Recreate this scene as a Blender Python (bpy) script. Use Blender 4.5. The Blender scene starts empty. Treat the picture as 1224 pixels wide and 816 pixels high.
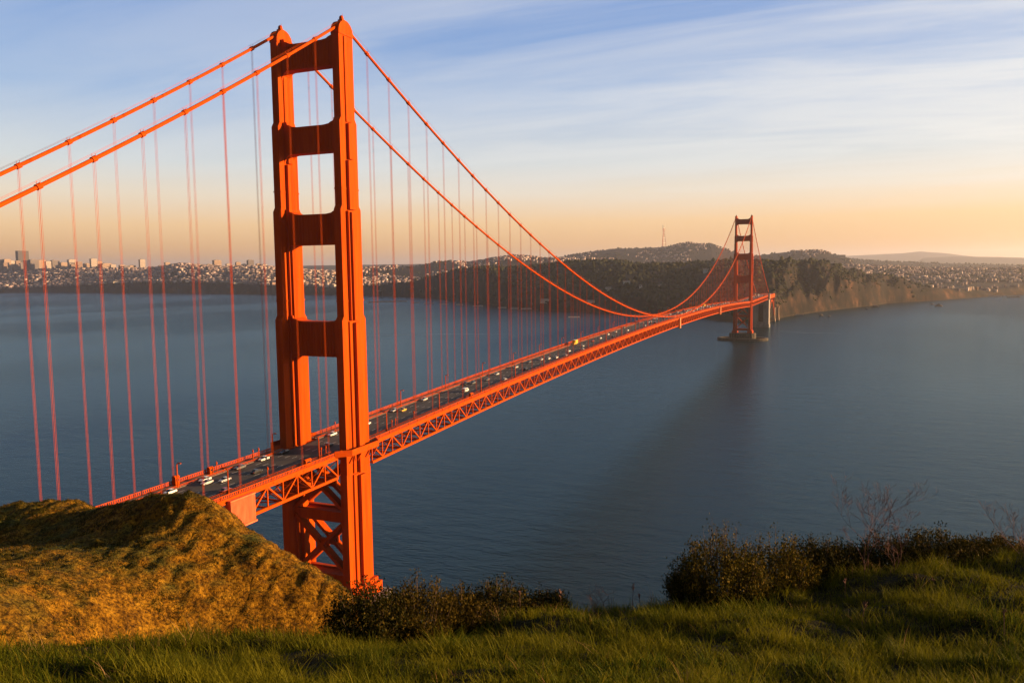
import bpy, math, random
import numpy as np
from mathutils import Vector, Matrix

# ------------------------------------------------------------------ camera, sky, sun, exposure
SC = bpy.context.scene
COL = SC.collection
CAM = np.array([186.741, -252.914, 137.951])
YAW, PITCH, ROLL, FOC = -0.40197, -0.09088, -0.01323, 959.45
FW = np.array([math.sin(YAW)*math.cos(PITCH), math.cos(YAW)*math.cos(PITCH), math.sin(PITCH)])
R0 = np.array([math.cos(YAW), -math.sin(YAW), 0.0]); U0 = np.cross(R0, FW)
RT = R0*math.cos(ROLL)+U0*math.sin(ROLL); UP = -R0*math.sin(ROLL)+U0*math.cos(ROLL)
cd = bpy.data.cameras.new('camera'); cam = bpy.data.objects.new('camera', cd); COL.objects.link(cam)
cam.matrix_world = Matrix(((RT[0], UP[0], -FW[0], CAM[0]), (RT[1], UP[1], -FW[1], CAM[1]), (RT[2], UP[2], -FW[2], CAM[2]), (0, 0, 0, 1)))
cd.sensor_width = 36; cd.lens = FOC/1224*36; cd.clip_start = 0.3; cd.clip_end = 90000
SC.camera = cam

SUN_AZ, SUN_EL = math.radians(66), math.radians(9)      # azimuth from +Y (south) towards +X (west)
SDIR = Vector((math.sin(SUN_AZ)*math.cos(SUN_EL), math.cos(SUN_AZ)*math.cos(SUN_EL), math.sin(SUN_EL)))
ld = bpy.data.lights.new('sun', 'SUN'); sun = bpy.data.objects.new('sun', ld); COL.objects.link(sun)
ld.energy = 5.0; ld.angle = math.radians(0.5); ld.color = (1.0, 0.60, 0.28)
sun.rotation_euler = SDIR.to_track_quat('Z', 'Y').to_euler(); sun.location = (300, 300, 400)

W = bpy.data.worlds.new('World'); SC.world = W; W.use_nodes = True
nt = W.node_tree; nt.nodes.clear()
def N(t, **k):
    n = nt.nodes.new(t)
    for a, b in k.items(): setattr(n, a, b)
    return n
def mathn(op, a=None, b=None, clamp=False):
    n = N('ShaderNodeMath', operation=op); n.use_clamp = clamp
    for i, x in enumerate((a, b)):
        if x is None: continue
        if isinstance(x, (int, float)): n.inputs[i].default_value = x
        else: nt.links.new(x, n.inputs[i])
    return n.outputs[0]
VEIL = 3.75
sky = N('ShaderNodeTexSky', sky_type='NISHITA')
sky.sun_disc = False; sky.sun_elevation = SUN_EL; sky.sun_rotation = SUN_AZ
sky.altitude = 100; sky.air_density = 1.0; sky.dust_density = 1.6; sky.ozone_density = 1.3
tc = N('ShaderNodeTexCoord'); sep = N('ShaderNodeSeparateXYZ'); nt.links.new(tc.outputs['Generated'], sep.inputs[0])
zc = mathn('MAXIMUM', sep.outputs[2], 0.0)
den = mathn('ADD', zc, 0.10)
comb = N('ShaderNodeCombineXYZ')
nt.links.new(mathn('DIVIDE', sep.outputs[0], den), comb.inputs[0]); nt.links.new(mathn('DIVIDE', sep.outputs[1], den), comb.inputs[1])
mp = N('ShaderNodeMapping'); mp.inputs['Rotation'].default_value = (0, 0, math.radians(-35)); mp.inputs['Scale'].default_value = (0.45, 1.5, 1)
nt.links.new(comb.outputs[0], mp.inputs[0])
n1 = N('ShaderNodeTexNoise'); n1.inputs['Scale'].default_value = 1.15; n1.inputs['Detail'].default_value = 10; n1.inputs['Roughness'].default_value = 0.60; n1.inputs['Distortion'].default_value = 0.9
nt.links.new(mp.outputs[0], n1.inputs['Vector'])
mr = N('ShaderNodeMapRange'); mr.inputs[1].default_value = 0.24; mr.inputs[2].default_value = 0.68; mr.interpolation_type = 'SMOOTHSTEP'
nt.links.new(n1.outputs[0], mr.inputs[0])
# thin high veil of cloud over the clear sky, warmer and denser low down, with streaks
def rampn(src, stops):
    r = N('ShaderNodeValToRGB'); nt.links.new(src, r.inputs[0]); e = r.color_ramp.elements
    while len(e) < len(stops): e.new(.5)
    for k, (p_, c_) in enumerate(stops): e[k].position = p_; e[k].color = (*c_, 1)
    return r.outputs[0]
veil = rampn(zc, [(0, (.74,.38,.20)), (.025, (.96,.50,.19)), (.055, (1.06,.655,.32)), (.090, (.95,.78,.60)), (.125, (.72,.75,.77)), (.20, (.36,.51,.78)), (.31, (.14,.31,.70)), (.42, (.08,.17,.40)), (.8, (.025,.06,.16))])
streak = N('ShaderNodeMix', data_type='RGBA'); nt.links.new(mathn('MULTIPLY', mr.outputs[0], mathn('ADD', mathn('MULTIPLY', sep.outputs[0], 0.75), 0.78, True)), streak.inputs[0])
nt.links.new(veil, streak.inputs[6]); streak.inputs[7].default_value = (.92,.90,.88,1)
warmk = N('ShaderNodeMapRange'); warmk.inputs[1].default_value = .055; warmk.inputs[2].default_value = .12; nt.links.new(zc, warmk.inputs[0])
vs0 = N('ShaderNodeMix', data_type='RGBA'); nt.links.new(warmk.outputs[0], vs0.inputs[0]); nt.links.new(veil, vs0.inputs[6]); nt.links.new(streak.outputs[2], vs0.inputs[7])
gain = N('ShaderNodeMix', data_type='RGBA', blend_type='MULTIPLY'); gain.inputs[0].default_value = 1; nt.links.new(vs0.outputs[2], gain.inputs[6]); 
north = N('ShaderNodeMapRange', interpolation_type='SMOOTHSTEP'); north.inputs[1].default_value = -.45; north.inputs[2].default_value = .40; north.inputs[3].default_value = .10*VEIL; north.inputs[4].default_value = VEIL  # veil dimmed in the unseen north to cut sky fill on north faces
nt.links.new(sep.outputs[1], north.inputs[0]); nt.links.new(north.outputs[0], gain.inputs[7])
above = N('ShaderNodeMapRange'); above.inputs[1].default_value = -.02; above.inputs[2].default_value = 0.0; above.inputs[3].default_value = 0; above.inputs[4].default_value = .85; nt.links.new(sep.outputs[2], above.inputs[0])
cmix = N('ShaderNodeMix', data_type='RGBA'); nt.links.new(above.outputs[0], cmix.inputs[0])
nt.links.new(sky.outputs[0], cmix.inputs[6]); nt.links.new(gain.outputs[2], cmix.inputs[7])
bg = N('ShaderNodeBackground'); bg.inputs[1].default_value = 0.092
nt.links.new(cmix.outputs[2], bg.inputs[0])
wo = N('ShaderNodeOutputWorld'); nt.links.new(bg.outputs[0], wo.inputs[0])
SC.view_settings.view_transform = 'Standard'; SC.view_settings.look = 'None'; SC.view_settings.exposure = 1.5; SC.view_settings.gamma = 1.0
SC.view_settings.use_curve_mapping = False
SC.cycles.use_denoising = True
SC.cycles.max_bounces = 6; SC.cycles.diffuse_bounces = 1; SC.cycles.glossy_bounces = 3; SC.cycles.volume_bounces = 0; SC.cycles.transparent_max_bounces = 6

rng = np.random.default_rng(7); random.seed(7)

# ------------------------------------------------------------------ helpers
def pray(x, y):
    d = FW + RT*(x-612)/FOC - UP*(y-408)/FOC
    return d
HF = np.array([math.sin(YAW), math.cos(YAW), 0.0]); HR = np.array([math.cos(YAW), -math.sin(YAW), 0.0])
def at_depth(x, y, v):
    """world point on the sight line of a photo pixel, v metres ahead of the camera (horizontally)"""
    d = pray(x, y); return CAM + d*(v/(d@HF))
def on_z(x, y, z):
    d = pray(x, y); return CAM + d*((z-CAM[2])/d[2])
def uv_of(P):
    d = np.asarray(P)[..., :3]-CAM; return d@HR, d@HF
def from_uv(u, v, z=None):
    x = CAM[0]+HR[0]*u+HF[0]*v; y = CAM[1]+HR[1]*u+HF[1]*v
    return x, y

class MB:
    def __init__(s): s.v = []; s.f = []
    def add(s, vs, fs):
        b = len(s.v); s.v.extend([tuple(float(c) for c in p) for p in vs]); s.f.extend([tuple(b+i for i in f) for f in fs])
    def box(s, x0, x1, y0, y1, z0, z1):
        s.add([(x0,y0,z0),(x1,y0,z0),(x1,y1,z0),(x0,y1,z0),(x0,y0,z1),(x1,y0,z1),(x1,y1,z1),(x0,y1,z1)],
              [(3,2,1,0),(4,5,6,7),(0,1,5,4),(1,2,6,5),(2,3,7,6),(3,0,4,7)])
    def beam(s, a, b, w, h=None, up=(0,0,1)):
        h = h or w; a = Vector(a); b = Vector(b); d = (b-a)
        if d.length < 1e-6: return
        d.normalize(); u = Vector(up)
        if abs(d.dot(u)) > .99: u = Vector((0,1,0))
        r = d.cross(u).normalized(); u = r.cross(d).normalized()
        vs = []
        for p in (a, b):
            for i, j in ((-1,-1),(1,-1),(1,1),(-1,1)): vs.append(p+r*(i*w/2)+u*(j*h/2))
        s.add(vs, [(0,1,2,3),(7,6,5,4),(0,4,5,1),(1,5,6,2),(2,6,7,3),(3,7,4,0)])
    def tube(s, pts, rad, n=6, cap=True):
        pts = [Vector(p) for p in pts]; rs = rad if hasattr(rad, '__len__') else [rad]*len(pts)
        ring = []; ref = Vector((0.31,0.2,0.93))
        for i, p in enumerate(pts):
            d = (pts[min(i+1,len(pts)-1)]-pts[max(i-1,0)]).normalized()
            if abs(d.dot(ref)) > .95: ref = Vector((1,0,0))
            r = d.cross(ref).normalized(); u = r.cross(d).normalized()
            ring.append([p+r*(math.cos(6.2832*k/n)*rs[i])+u*(math.sin(6.2832*k/n)*rs[i]) for k in range(n)])
        vs = [q for R in ring for q in R]; fs = []
        for i in range(len(pts)-1):
            for k in range(n):
                a = i*n+k; b = i*n+(k+1)%n; fs.append((a, b, b+n, a+n))
        if cap: fs.append(tuple(range(n-1,-1,-1))); fs.append(tuple((len(pts)-1)*n+k for k in range(n)))
        s.add(vs, fs)
    def prism(s, prof, a, b, axis='y'):
        """closed 2-D profile pushed along an axis; axis y: profile (x,z); x: profile (y,z); z: profile (x,y)"""
        n = len(prof)
        P = {'y': lambda p, t: (p[0], t, p[1]), 'x': lambda p, t: (t, p[0], p[1]), 'z': lambda p, t: (p[0], p[1], t)}[axis]
        vs = [P(p, a) for p in prof]+[P(p, b) for p in prof]
        fs = [tuple(range(n)), tuple(range(2*n-1, n-1, -1))]+[(i, i+n, (i+1) % n+n, (i+1) % n) for i in range(n)]
        s.add(vs, fs)
    def build(s, name, mat, parent=None, smooth=False):
        me = bpy.data.meshes.new(name); me.from_pydata(s.v, [], s.f)
        return link(name, me, mat, parent, smooth)
def link(name, me, mat, parent=None, smooth=False, fix=True):
    if fix:
        import bmesh
        bm = bmesh.new(); bm.from_mesh(me); bmesh.ops.recalc_face_normals(bm, faces=bm.faces); bm.to_mesh(me); bm.free()
    if mat: me.materials.append(mat)
    if smooth: me.polygons.foreach_set('use_smooth', [True]*len(me.polygons))
    o = bpy.data.objects.new(name, me); COL.objects.link(o)
    if parent is not None: o.parent = parent
    return o
def np_mesh(name, V, F, mat, parent=None, smooth=False):
    """V (n,3), F list of (m,k) index arrays"""
    me = bpy.data.meshes.new(name); F = F if isinstance(F, list) else [F]
    me.vertices.add(len(V)); me.vertices.foreach_set('co', np.asarray(V, np.float32).ravel())
    li = np.concatenate([f.ravel() for f in F]); tot = np.concatenate([np.full(len(f), f.shape[1]) for f in F])
    me.loops.add(len(li)); me.loops.foreach_set('vertex_index', li.astype(np.int32))
    me.polygons.add(len(tot)); me.polygons.foreach_set('loop_start', np.concatenate([[0], np.cumsum(tot)[:-1]]).astype(np.int32))
    me.update(calc_edges=True); me.validate()
    return link(name, me, mat, parent, smooth, fix=False)
def tag(o, label=None, cat=None, group=None, kind=None):
    if label: o['label'] = label
    if cat: o['category'] = cat
    if group: o['group'] = group
    if kind: o['kind'] = kind
    return o
def empty(name, loc=(0,0,0), rz=0):
    o = bpy.data.objects.new(name, None); COL.objects.link(o); o.location = loc; o.rotation_euler = (0,0,rz); o.empty_display_size = .5
    return o
def copy_tree(o, parent=None):
    c = o.copy(); COL.objects.link(c); c.parent = parent
    for ch in list(o.children): copy_tree(ch, c)
    return c
ORD = ['zeroth','first','second','third','fourth','fifth','sixth','seventh','eighth','ninth','tenth','eleventh','twelfth','thirteenth','fourteenth','fifteenth','sixteenth','seventeenth','eighteenth','nineteenth','twentieth']
for tens, st in ((20,'twenty'),(30,'thirty'),(40,'forty'),(50,'fifty'),(60,'sixty'),(70,'seventy'),(80,'eighty'),(90,'ninety')):
    if tens > 20: ORD.append(st[:-1]+'ieth')
    for k in range(1, 10): ORD.append(st+'-'+ORD[k])

# numpy fractal noise
_perm = rng.permutation(512); _grad = rng.normal(size=(512, 2)); _grad /= np.linalg.norm(_grad, axis=1)[:, None]
def perlin(x, y):
    xi = np.floor(x).astype(int); yi = np.floor(y).astype(int); xf = x-xi; yf = y-yi
    def g(ix, iy, dx, dy):
        h = _perm[(_perm[ix & 511]+iy) & 511]; return _grad[h, 0]*dx+_grad[h, 1]*dy
    u = xf*xf*xf*(xf*(xf*6-15)+10); v = yf*yf*yf*(yf*(yf*6-15)+10)
    a = g(xi, yi, xf, yf); b = g(xi+1, yi, xf-1, yf); c = g(xi, yi+1, xf, yf-1); d = g(xi+1, yi+1, xf-1, yf-1)
    return 1.5*((a*(1-u)+b*u)*(1-v)+(c*(1-u)+d*u)*v)
def fbm(x, y, o=4, gain=.5):
    s = 0; a = 1
    for k in range(o): s = s+a*perlin(x*2**k+17.3*k, y*2**k-9.1*k); a *= gain
    return s

# ------------------------------------------------------------------ materials
def material(name, build):
    m = bpy.data.materials.new(name); m.use_nodes = True; t = m.node_tree; t.nodes.clear()
    out = t.nodes.new('ShaderNodeOutputMaterial'); p = t.nodes.new('ShaderNodeBsdfPrincipled'); t.links.new(p.outputs[0], out.inputs[0])
    build(t, p); return m
def noise(t, scale, detail=4, rough=.55, coord='Object', stretch=None):
    n = t.nodes.new('ShaderNodeTexNoise'); n.inputs['Scale'].default_value = scale; n.inputs['Detail'].default_value = detail; n.inputs['Roughness'].default_value = rough
    c = t.nodes.new('ShaderNodeTexCoord')
    if stretch:
        m = t.nodes.new('ShaderNodeMapping'); m.inputs['Scale'].default_value = stretch; t.links.new(c.outputs[coord], m.inputs[0]); t.links.new(m.outputs[0], n.inputs['Vector'])
    else: t.links.new(c.outputs[coord], n.inputs['Vector'])
    return n.outputs[0]
def ramp(t, src, stops):
    r = t.nodes.new('ShaderNodeValToRGB'); t.links.new(src, r.inputs[0]); e = r.color_ramp.elements
    while len(e) < len(stops): e.new(.5)
    for k, (p, c) in enumerate(stops): e[k].position = p; e[k].color = (*c, 1)
    return r.outputs[0]
def bump(t, p, src, strength=.4, dist=.1):
    b = t.nodes.new('ShaderNodeBump'); b.inputs['Strength'].default_value = strength; b.inputs['Distance'].default_value = dist
    t.links.new(src, b.inputs['Height']); t.links.new(b.outputs[0], p.inputs['Normal'])
def mixc(t, f, a, b):
    m = t.nodes.new('ShaderNodeMix'); m.data_type = 'RGBA'; t.links.new(f, m.inputs[0])
    for s, i in ((a, 6), (b, 7)):
        if isinstance(s, tuple): m.inputs[i].default_value = (*s, 1)
        else: t.links.new(s, m.inputs[i])
    return m.outputs[2]
def noisy(name, stops, scale=1.0, rough=.7, detail=5, spec=.3, bmp=None, stretch=None, metal=0):
    def b(t, p):
        n = noise(t, scale, detail, stretch=stretch); t.links.new(ramp(t, n, stops), p.inputs['Base Color'])
        p.inputs['Roughness'].default_value = rough; p.inputs['Specular IOR Level'].default_value = spec; p.inputs['Metallic'].default_value = metal
        if bmp: bump(t, p, noise(t, bmp[0], 5), bmp[1], bmp[2])
    return material(name, b)
def island(name, stops, rough=.7, spec=.2, trans=0.0, extra=None):
    """colour chosen per loose island (one leaf, one house, one blade)"""
    def b(t, p):
        g = t.nodes.new('ShaderNodeNewGeometry')
        c = ramp(t, g.outputs['Random Per Island'], stops)
        if extra:
            c = mixc(t, ramp(t, noise(t, extra[0], 3), [(.38, (0,0,0)), (.62, (1,1,1))]), c, extra[1])
        t.links.new(c, p.inputs['Base Color']); p.inputs['Roughness'].default_value = rough; p.inputs['Specular IOR Level'].default_value = spec
        if trans:
            tr = t.nodes.new('ShaderNodeBsdfTranslucent'); t.links.new(c, tr.inputs[0])
            mx = t.nodes.new('ShaderNodeMixShader'); mx.inputs[0].default_value = trans
            o = [n for n in t.nodes if n.type == 'OUTPUT_MATERIAL'][0]
            t.links.new(p.outputs[0], mx.inputs[1]); t.links.new(tr.outputs[0], mx.inputs[2]); t.links.new(mx.outputs[0], o.inputs[0])
    return material(name, b)

def _orange(t, p):
    n = noise(t, .55, 7, .66, stretch=(1, 1, .07)); c1 = ramp(t, n, [(.28, (.31,.034,.0010)), (.45, (.39,.050,.0012)), (.6, (.44,.062,.0014)), (.75, (.48,.070,.002))])
    t.links.new(c1, p.inputs['Base Color']); p.inputs['Roughness'].default_value = .65; p.inputs['Specular IOR Level'].default_value = .03
    # riveted plate joints
    br = t.nodes.new('ShaderNodeTexBrick'); br.inputs['Scale'].default_value = 1; br.inputs['Mortar Size'].default_value = .04
    br.inputs['Brick Width'].default_value = 1.1; br.inputs['Row Height'].default_value = 3.4; br.offset = 0
    c = t.nodes.new('ShaderNodeTexCoord'); s = t.nodes.new('ShaderNodeSeparateXYZ'); t.links.new(c.outputs['Object'], s.inputs[0])
    a = t.nodes.new('ShaderNodeMath'); a.operation = 'ADD'; t.links.new(s.outputs[0], a.inputs[0]); t.links.new(s.outputs[1], a.inputs[1])
    k = t.nodes.new('ShaderNodeCombineXYZ'); t.links.new(a.outputs[0], k.inputs[0]); t.links.new(s.outputs[2], k.inputs[1]); t.links.new(k.outputs[0], br.inputs['Vector'])
    bump(t, p, br.outputs['Fac'], .25, -.05)
M = {}
M['orange'] = material('orange_paint', _orange)
M['orange_plain'] = noisy('orange_paint_plain', [(.3, (.37,.046,.001)), (.7, (.45,.064,.0018))], .8, .65, spec=.03)
M['asphalt'] = noisy('asphalt', [(.3, (.035,.034,.034)), (.7, (.065,.062,.060))], .5, .85, stretch=(1, .12, 1))
M['walk'] = noisy('sidewalk_concrete', [(.3, (.14,.10,.08)), (.7, (.22,.16,.13))], .6, .9)
M['paintwhite'] = noisy('road_paint', [(.3, (.55,.55,.52)), (.7, (.75,.74,.70))], 3, .7)
M['concrete'] = noisy('weathered_concrete', [(.25, (.13,.12,.115)), (.6, (.25,.23,.22)), (.8, (.32,.29,.27))], .12, .9, 8, stretch=(1, 1, .3), bmp=(.5, .3, .3))
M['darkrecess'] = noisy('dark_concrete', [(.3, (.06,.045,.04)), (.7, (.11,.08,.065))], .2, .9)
M['rock'] = noisy('shore_rock', [(.3, (.03,.027,.024)), (.7, (.11,.09,.07))], .3, .9, bmp=(.4, .6, .6))
M['lampglass'] = noisy('lamp_glass', [(.3, (.45,.40,.32)), (.7, (.62,.55,.42))], 5, .3, spec=.5)
M['glass'] = noisy('car_glass', [(.3, (.012,.014,.016)), (.7, (.03,.034,.04))], 2, .12, spec=.6)
M['tyre'] = noisy('tyre_rubber', [(.3, (.015,.015,.015)), (.7, (.03,.03,.03))], 6, .9)
M['headlight'] = noisy('headlight_lens', [(.3, (.6,.6,.58)), (.7, (.8,.8,.76))], 6, .15, spec=.6)
M['taillight'] = noisy('tail_lens', [(.3, (.35,.01,.01)), (.7, (.5,.02,.015))], 6, .25, spec=.5)

# ================================================================== WATER
def _water(t, p):
    out = [n for n in t.nodes if n.type == 'OUTPUT_MATERIAL'][0]; t.nodes.remove(p)
    n0 = noise(t, .0016, 5, .55, stretch=(1, .35, 1))
    df = t.nodes.new('ShaderNodeBsdfDiffuse'); t.links.new(ramp(t, n0, [(.35, (.006,.017,.019)), (.62, (.009,.023,.025))]), df.inputs[0])
    gl = t.nodes.new('ShaderNodeBsdfGlossy'); gl.inputs[0].default_value = (.33,.51,.65,1)
    t.links.new(ramp(t, n0, [(.38, (.07,.07,.07)), (.60, (.15,.15,.15))]), gl.inputs['Roughness'])
    c = t.nodes.new('ShaderNodeTexCoord'); m = t.nodes.new('ShaderNodeMapping'); m.inputs['Rotation'].default_value = (0, 0, math.radians(20)); m.inputs['Scale'].default_value = (1, 2.3, 1)
    t.links.new(c.outputs['Object'], m.inputs[0])
    def nz(s, d):
        n = t.nodes.new('ShaderNodeTexNoise'); n.inputs['Scale'].default_value = s; n.inputs['Detail'].default_value = d; n.inputs['Roughness'].default_value = .6
        t.links.new(m.outputs[0], n.inputs['Vector']); return n.outputs[0]
    a = t.nodes.new('ShaderNodeMath'); a.operation = 'MULTIPLY_ADD'; t.links.new(nz(.19, 7), a.inputs[0]); a.inputs[1].default_value = 1.0
    b = t.nodes.new('ShaderNodeMath'); b.operation = 'MULTIPLY'; t.links.new(nz(.035, 3), b.inputs[0]); b.inputs[1].default_value = 2.2
    b3 = t.nodes.new('ShaderNodeMath'); b3.operation = 'MULTIPLY_ADD'; t.links.new(nz(.8, 3), b3.inputs[0]); b3.inputs[1].default_value = .22; t.links.new(b.outputs[0], b3.inputs[2]); t.links.new(b3.outputs[0], a.inputs[2])
    bm_ = t.nodes.new('ShaderNodeBump'); bm_.inputs['Strength'].default_value = .9; sw = t.nodes.new('ShaderNodeSeparateXYZ'); t.links.new(c.outputs['Object'], sw.inputs[0]); wd = t.nodes.new('ShaderNodeMapRange'); wd.inputs[1].default_value = 700; wd.inputs[2].default_value = 2600; wd.inputs[3].default_value = .42; wd.inputs[4].default_value = 1.5; t.links.new(sw.outputs[1], wd.inputs[0]); t.links.new(wd.outputs[0], bm_.inputs['Distance']); t.links.new(a.outputs[0], bm_.inputs['Height'])
    fr = t.nodes.new('ShaderNodeFresnel'); fr.inputs[0].default_value = 1.333
    for n in (df, gl, fr): t.links.new(bm_.outputs[0], n.inputs['Normal'])
    mx = t.nodes.new('ShaderNodeMixShader'); t.links.new(fr.outputs[0], mx.inputs[0]); t.links.new(df.outputs[0], mx.inputs[1]); t.links.new(gl.outputs[0], mx.inputs[2]); t.links.new(mx.outputs[0], out.inputs[0])
M['water'] = material('bay_water', _water)
wm = MB(); wm.add([(-30000,-1400,0),(26000,-1400,0),(26000,40000,0),(-30000,40000,0)], [(0,1,2,3)])
wo_ = wm.build('water', M['water']); tag(wo_, 'dark blue green bay water with fine wind ripples', 'water', kind='structure')

# ================================================================== SOUTH LAND
def az_slope(x, y):
    d = pray(x, y); h = math.hypot(d[0], d[1]); return math.atan2(d[0], d[1]), d[2]/h
def prof(pts):
    a = np.array([az_slope(x, y) for x, y in pts]); return a[:, 0], a[:, 1]
shore_px = [(-260,347),(-150,348),(0,350),(320,352),(440,353),(520,356),(560,360),(600,366),(640,370),(700,373),(760,375.5),(800,377),(840,381),(858,384),(900,387),(918,386.3),(926,382),(945,377.5),(1000,370),(1040,365.5),(1060,362.5),(1120,359),(1224,352),(1420,342)]
sh = [on_z(x, y, 0) for x, y in shore_px]
SH_A = np.array([math.atan2(p[0]-CAM[0], p[1]-CAM[1]) for p in sh]); SH_R = np.array([math.hypot(p[0]-CAM[0], p[1]-CAM[1]) for p in sh])
RIDGES = [  # silhouette in photo pixels, distance by px, front width, back width, tree allowance
    ([(880,390),(912,357),(925,346),(955,341),(985,337),(1010,345),(1024,353),(1050,359),(1085,366)], [(x, float(np.interp(az_slope(x, 318)[0], SH_A, SH_R))+d) for x, d in ((880,150),(912,150),(925,170),(945,230),(985,260),(1010,230),(1050,170),(1085,130))], 170, 420, 0),
    ([(860,335),(885,318),(908,311),(937,311),(973,313.5),(1003,318.5),(1035,326.5),(1068,334),(1113,340),(1187,347),(1240,356)], [(860,2550),(937,2700),(1035,3050),(1113,3350),(1240,3700)], 330, 700, 9),
    ([(300,352),(360,336),(415,318),(427,315),(441,315),(467,319),(492,322),(528,318.5),(564,318.5),(607,319),(640,316),(672,313),(708,310.5),(744,311),(762,314.5),(798,315),(851,311),(890,309),(930,312),(980,325)], [(300,3700),(427,3650),(607,3350),(744,3100),(980,2900)], 620, 900, 9),
    ([(-300,313),(-100,318),(0,324),(60,322),(120,322),(189,321),(216,316),(240,318),(270,320),(300,319),(330,321),(400,326),(470,332)], [(-300,9900),(0,8900),(160,7400),(320,6300),(470,5600)], 1100, 1500, 3),
    ([(400,324),(440,320),(500,317),(520,312.5),(539,311),(560,314),(593,308.5),(621,305),(650,308.5),(672,308.5),(720,309),(760,310)], [(400,6000),(760,6000)], 700, 900, 3),
    ([(560,318),(620,312),(640,308.5),(672,307),(708,301),(735,297),(770,296.5),(790,296),(800,294),(815,291.5),(823,290),(835,292),(851,292),(870,298),(890,305),(930,311)], [(560,7500),(930,7600)], 800, 900, 0),
    ([(880,309),(907,304.5),(930,302),(950,300.5),(975,299.5),(985,300.5),(1000,304.5),(1012,308.5),(1040,313)], [(880,6700),(1040,6400)], 500, 700, 0),
    ([(940,309),(1000,306.5),(1040,304.5),(1080,302.5),(1100,300.5),(1130,302.5),(1170,307.5),(1224,309.5),(1340,311)], [(940,24000),(1340,24000)], 2500, 2500, 0),
    ([(960,320),(1000,317),(1060,318),(1100,320.5),(1160,320.5),(1224,321),(1400,321)], [(960,5600),(1400,5600)], 1500, 1500, 3),
    ([(-300,322),(0,322),(400,317),(600,314),(1000,312),(1100,316),(1400,318)], [(-300,13000),(1400,13500)], 3500, 2500, 0),
    ([(960,314),(985,311),(1012,309.5),(1060,312.5),(1120,314.5),(1180,315.5),(1240,317.5),(1400,320)], [(960,9000),(1400,8600)], 700, 1200, 0),
    ([(1080,309),(1140,306.5),(1190,307),(1224,308),(1300,309),(1400,310)], [(1080,18000),(1400,18000)], 1500, 2000, 0),
]
aP0 = lambda x: az_slope(x, 318)[0]
NA, NR = 1150, 300
a0 = az_slope(-250, 320)[0]; a1 = az_slope(1420, 312)[0]
AZ = np.linspace(a0, a1, NA); RR = np.concatenate([np.geomspace(1650, 4200, 190), np.geomspace(4200, 30000, 111)[1:]])
def land_z(A, R, detail=True):
    A = np.asarray(A, float); R = np.asarray(R, float)
    rs = np.interp(A, SH_A, SH_R); t = np.clip((R-rs)/45, -1, 1)
    z = np.full(np.broadcast(A, R).shape, 2.6)+np.clip((R-rs-100)/2500, 0, 1)*12
    for sil, dist, wf, wb, tr in RIDGES:
        pa, ps = prof(sil); da = np.array([az_slope(x, 318)[0] for x, _ in dist]); r0 = np.interp(A, da, [d for _, d in dist])
        h = CAM[2]+np.interp(A, pa, ps)*r0-tr
        edge = np.clip((A-pa[0])/.02, 0, 1)*np.clip((pa[-1]-A)/.02, 0, 1)
        q = (R-r0); g = np.where(q < 0, np.exp(-(q/wf)**2), np.exp(-(q/wb)**2))
        z = np.maximum(z, h*g*edge)
    X = CAM[0]+np.sin(A)*R; Y = CAM[1]+np.cos(A)*R
    if detail:
        k = np.clip((z-5)/40, 0, 1)
        z = z+k*(7*fbm(X/260, Y/260, 5, .55))*np.clip(1-(R-3500)/9000, .4, 1)
        # gullies on the cliff face
        cl_ = np.clip((X+60)/120, 0, 1)*np.clip((3000-R)/500, 0, 1)*np.clip((z-6)/25, 0, 1)
        s1_ = np.clip((A-aP0(912))/.01, 0, 1)*np.clip((aP0(1100)-A)/.02, 0, 1)*np.clip((R-rs)/40, 0, 1)*np.clip((620-(R-rs))/260, 0, 1)
        z = z+s1_*(17-52*np.abs(fbm(A*26, (R-rs)/420+3, 4, .55))+9*fbm(X/38, Y/42, 4, .6))
    cliff = np.clip((A-aP0(915))/.01, 0, 1)*np.clip((aP0(1085)-A)/.02, 0, 1)
    z = np.where(t < 0, -6+0*z, np.maximum(z, 1.5)*np.clip((R-rs)/(55-15*cliff), 0, 1)**.7-.5)
    return z
A2, R2 = np.meshgrid(AZ, RR)
Z2 = land_z(A2, R2)
V = np.stack([CAM[0]+np.sin(A2)*R2, CAM[1]+np.cos(A2)*R2, Z2], -1).reshape(-1, 3)
idx = np.arange(NA*NR).reshape(NR, NA)
F = np.stack([idx[:-1, :-1], idx[:-1, 1:], idx[1:, 1:], idx[1:, :-1]], -1).reshape(-1, 4)
F = F[(V[F][:, :, 2] > -5.9).any(1)]
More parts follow.
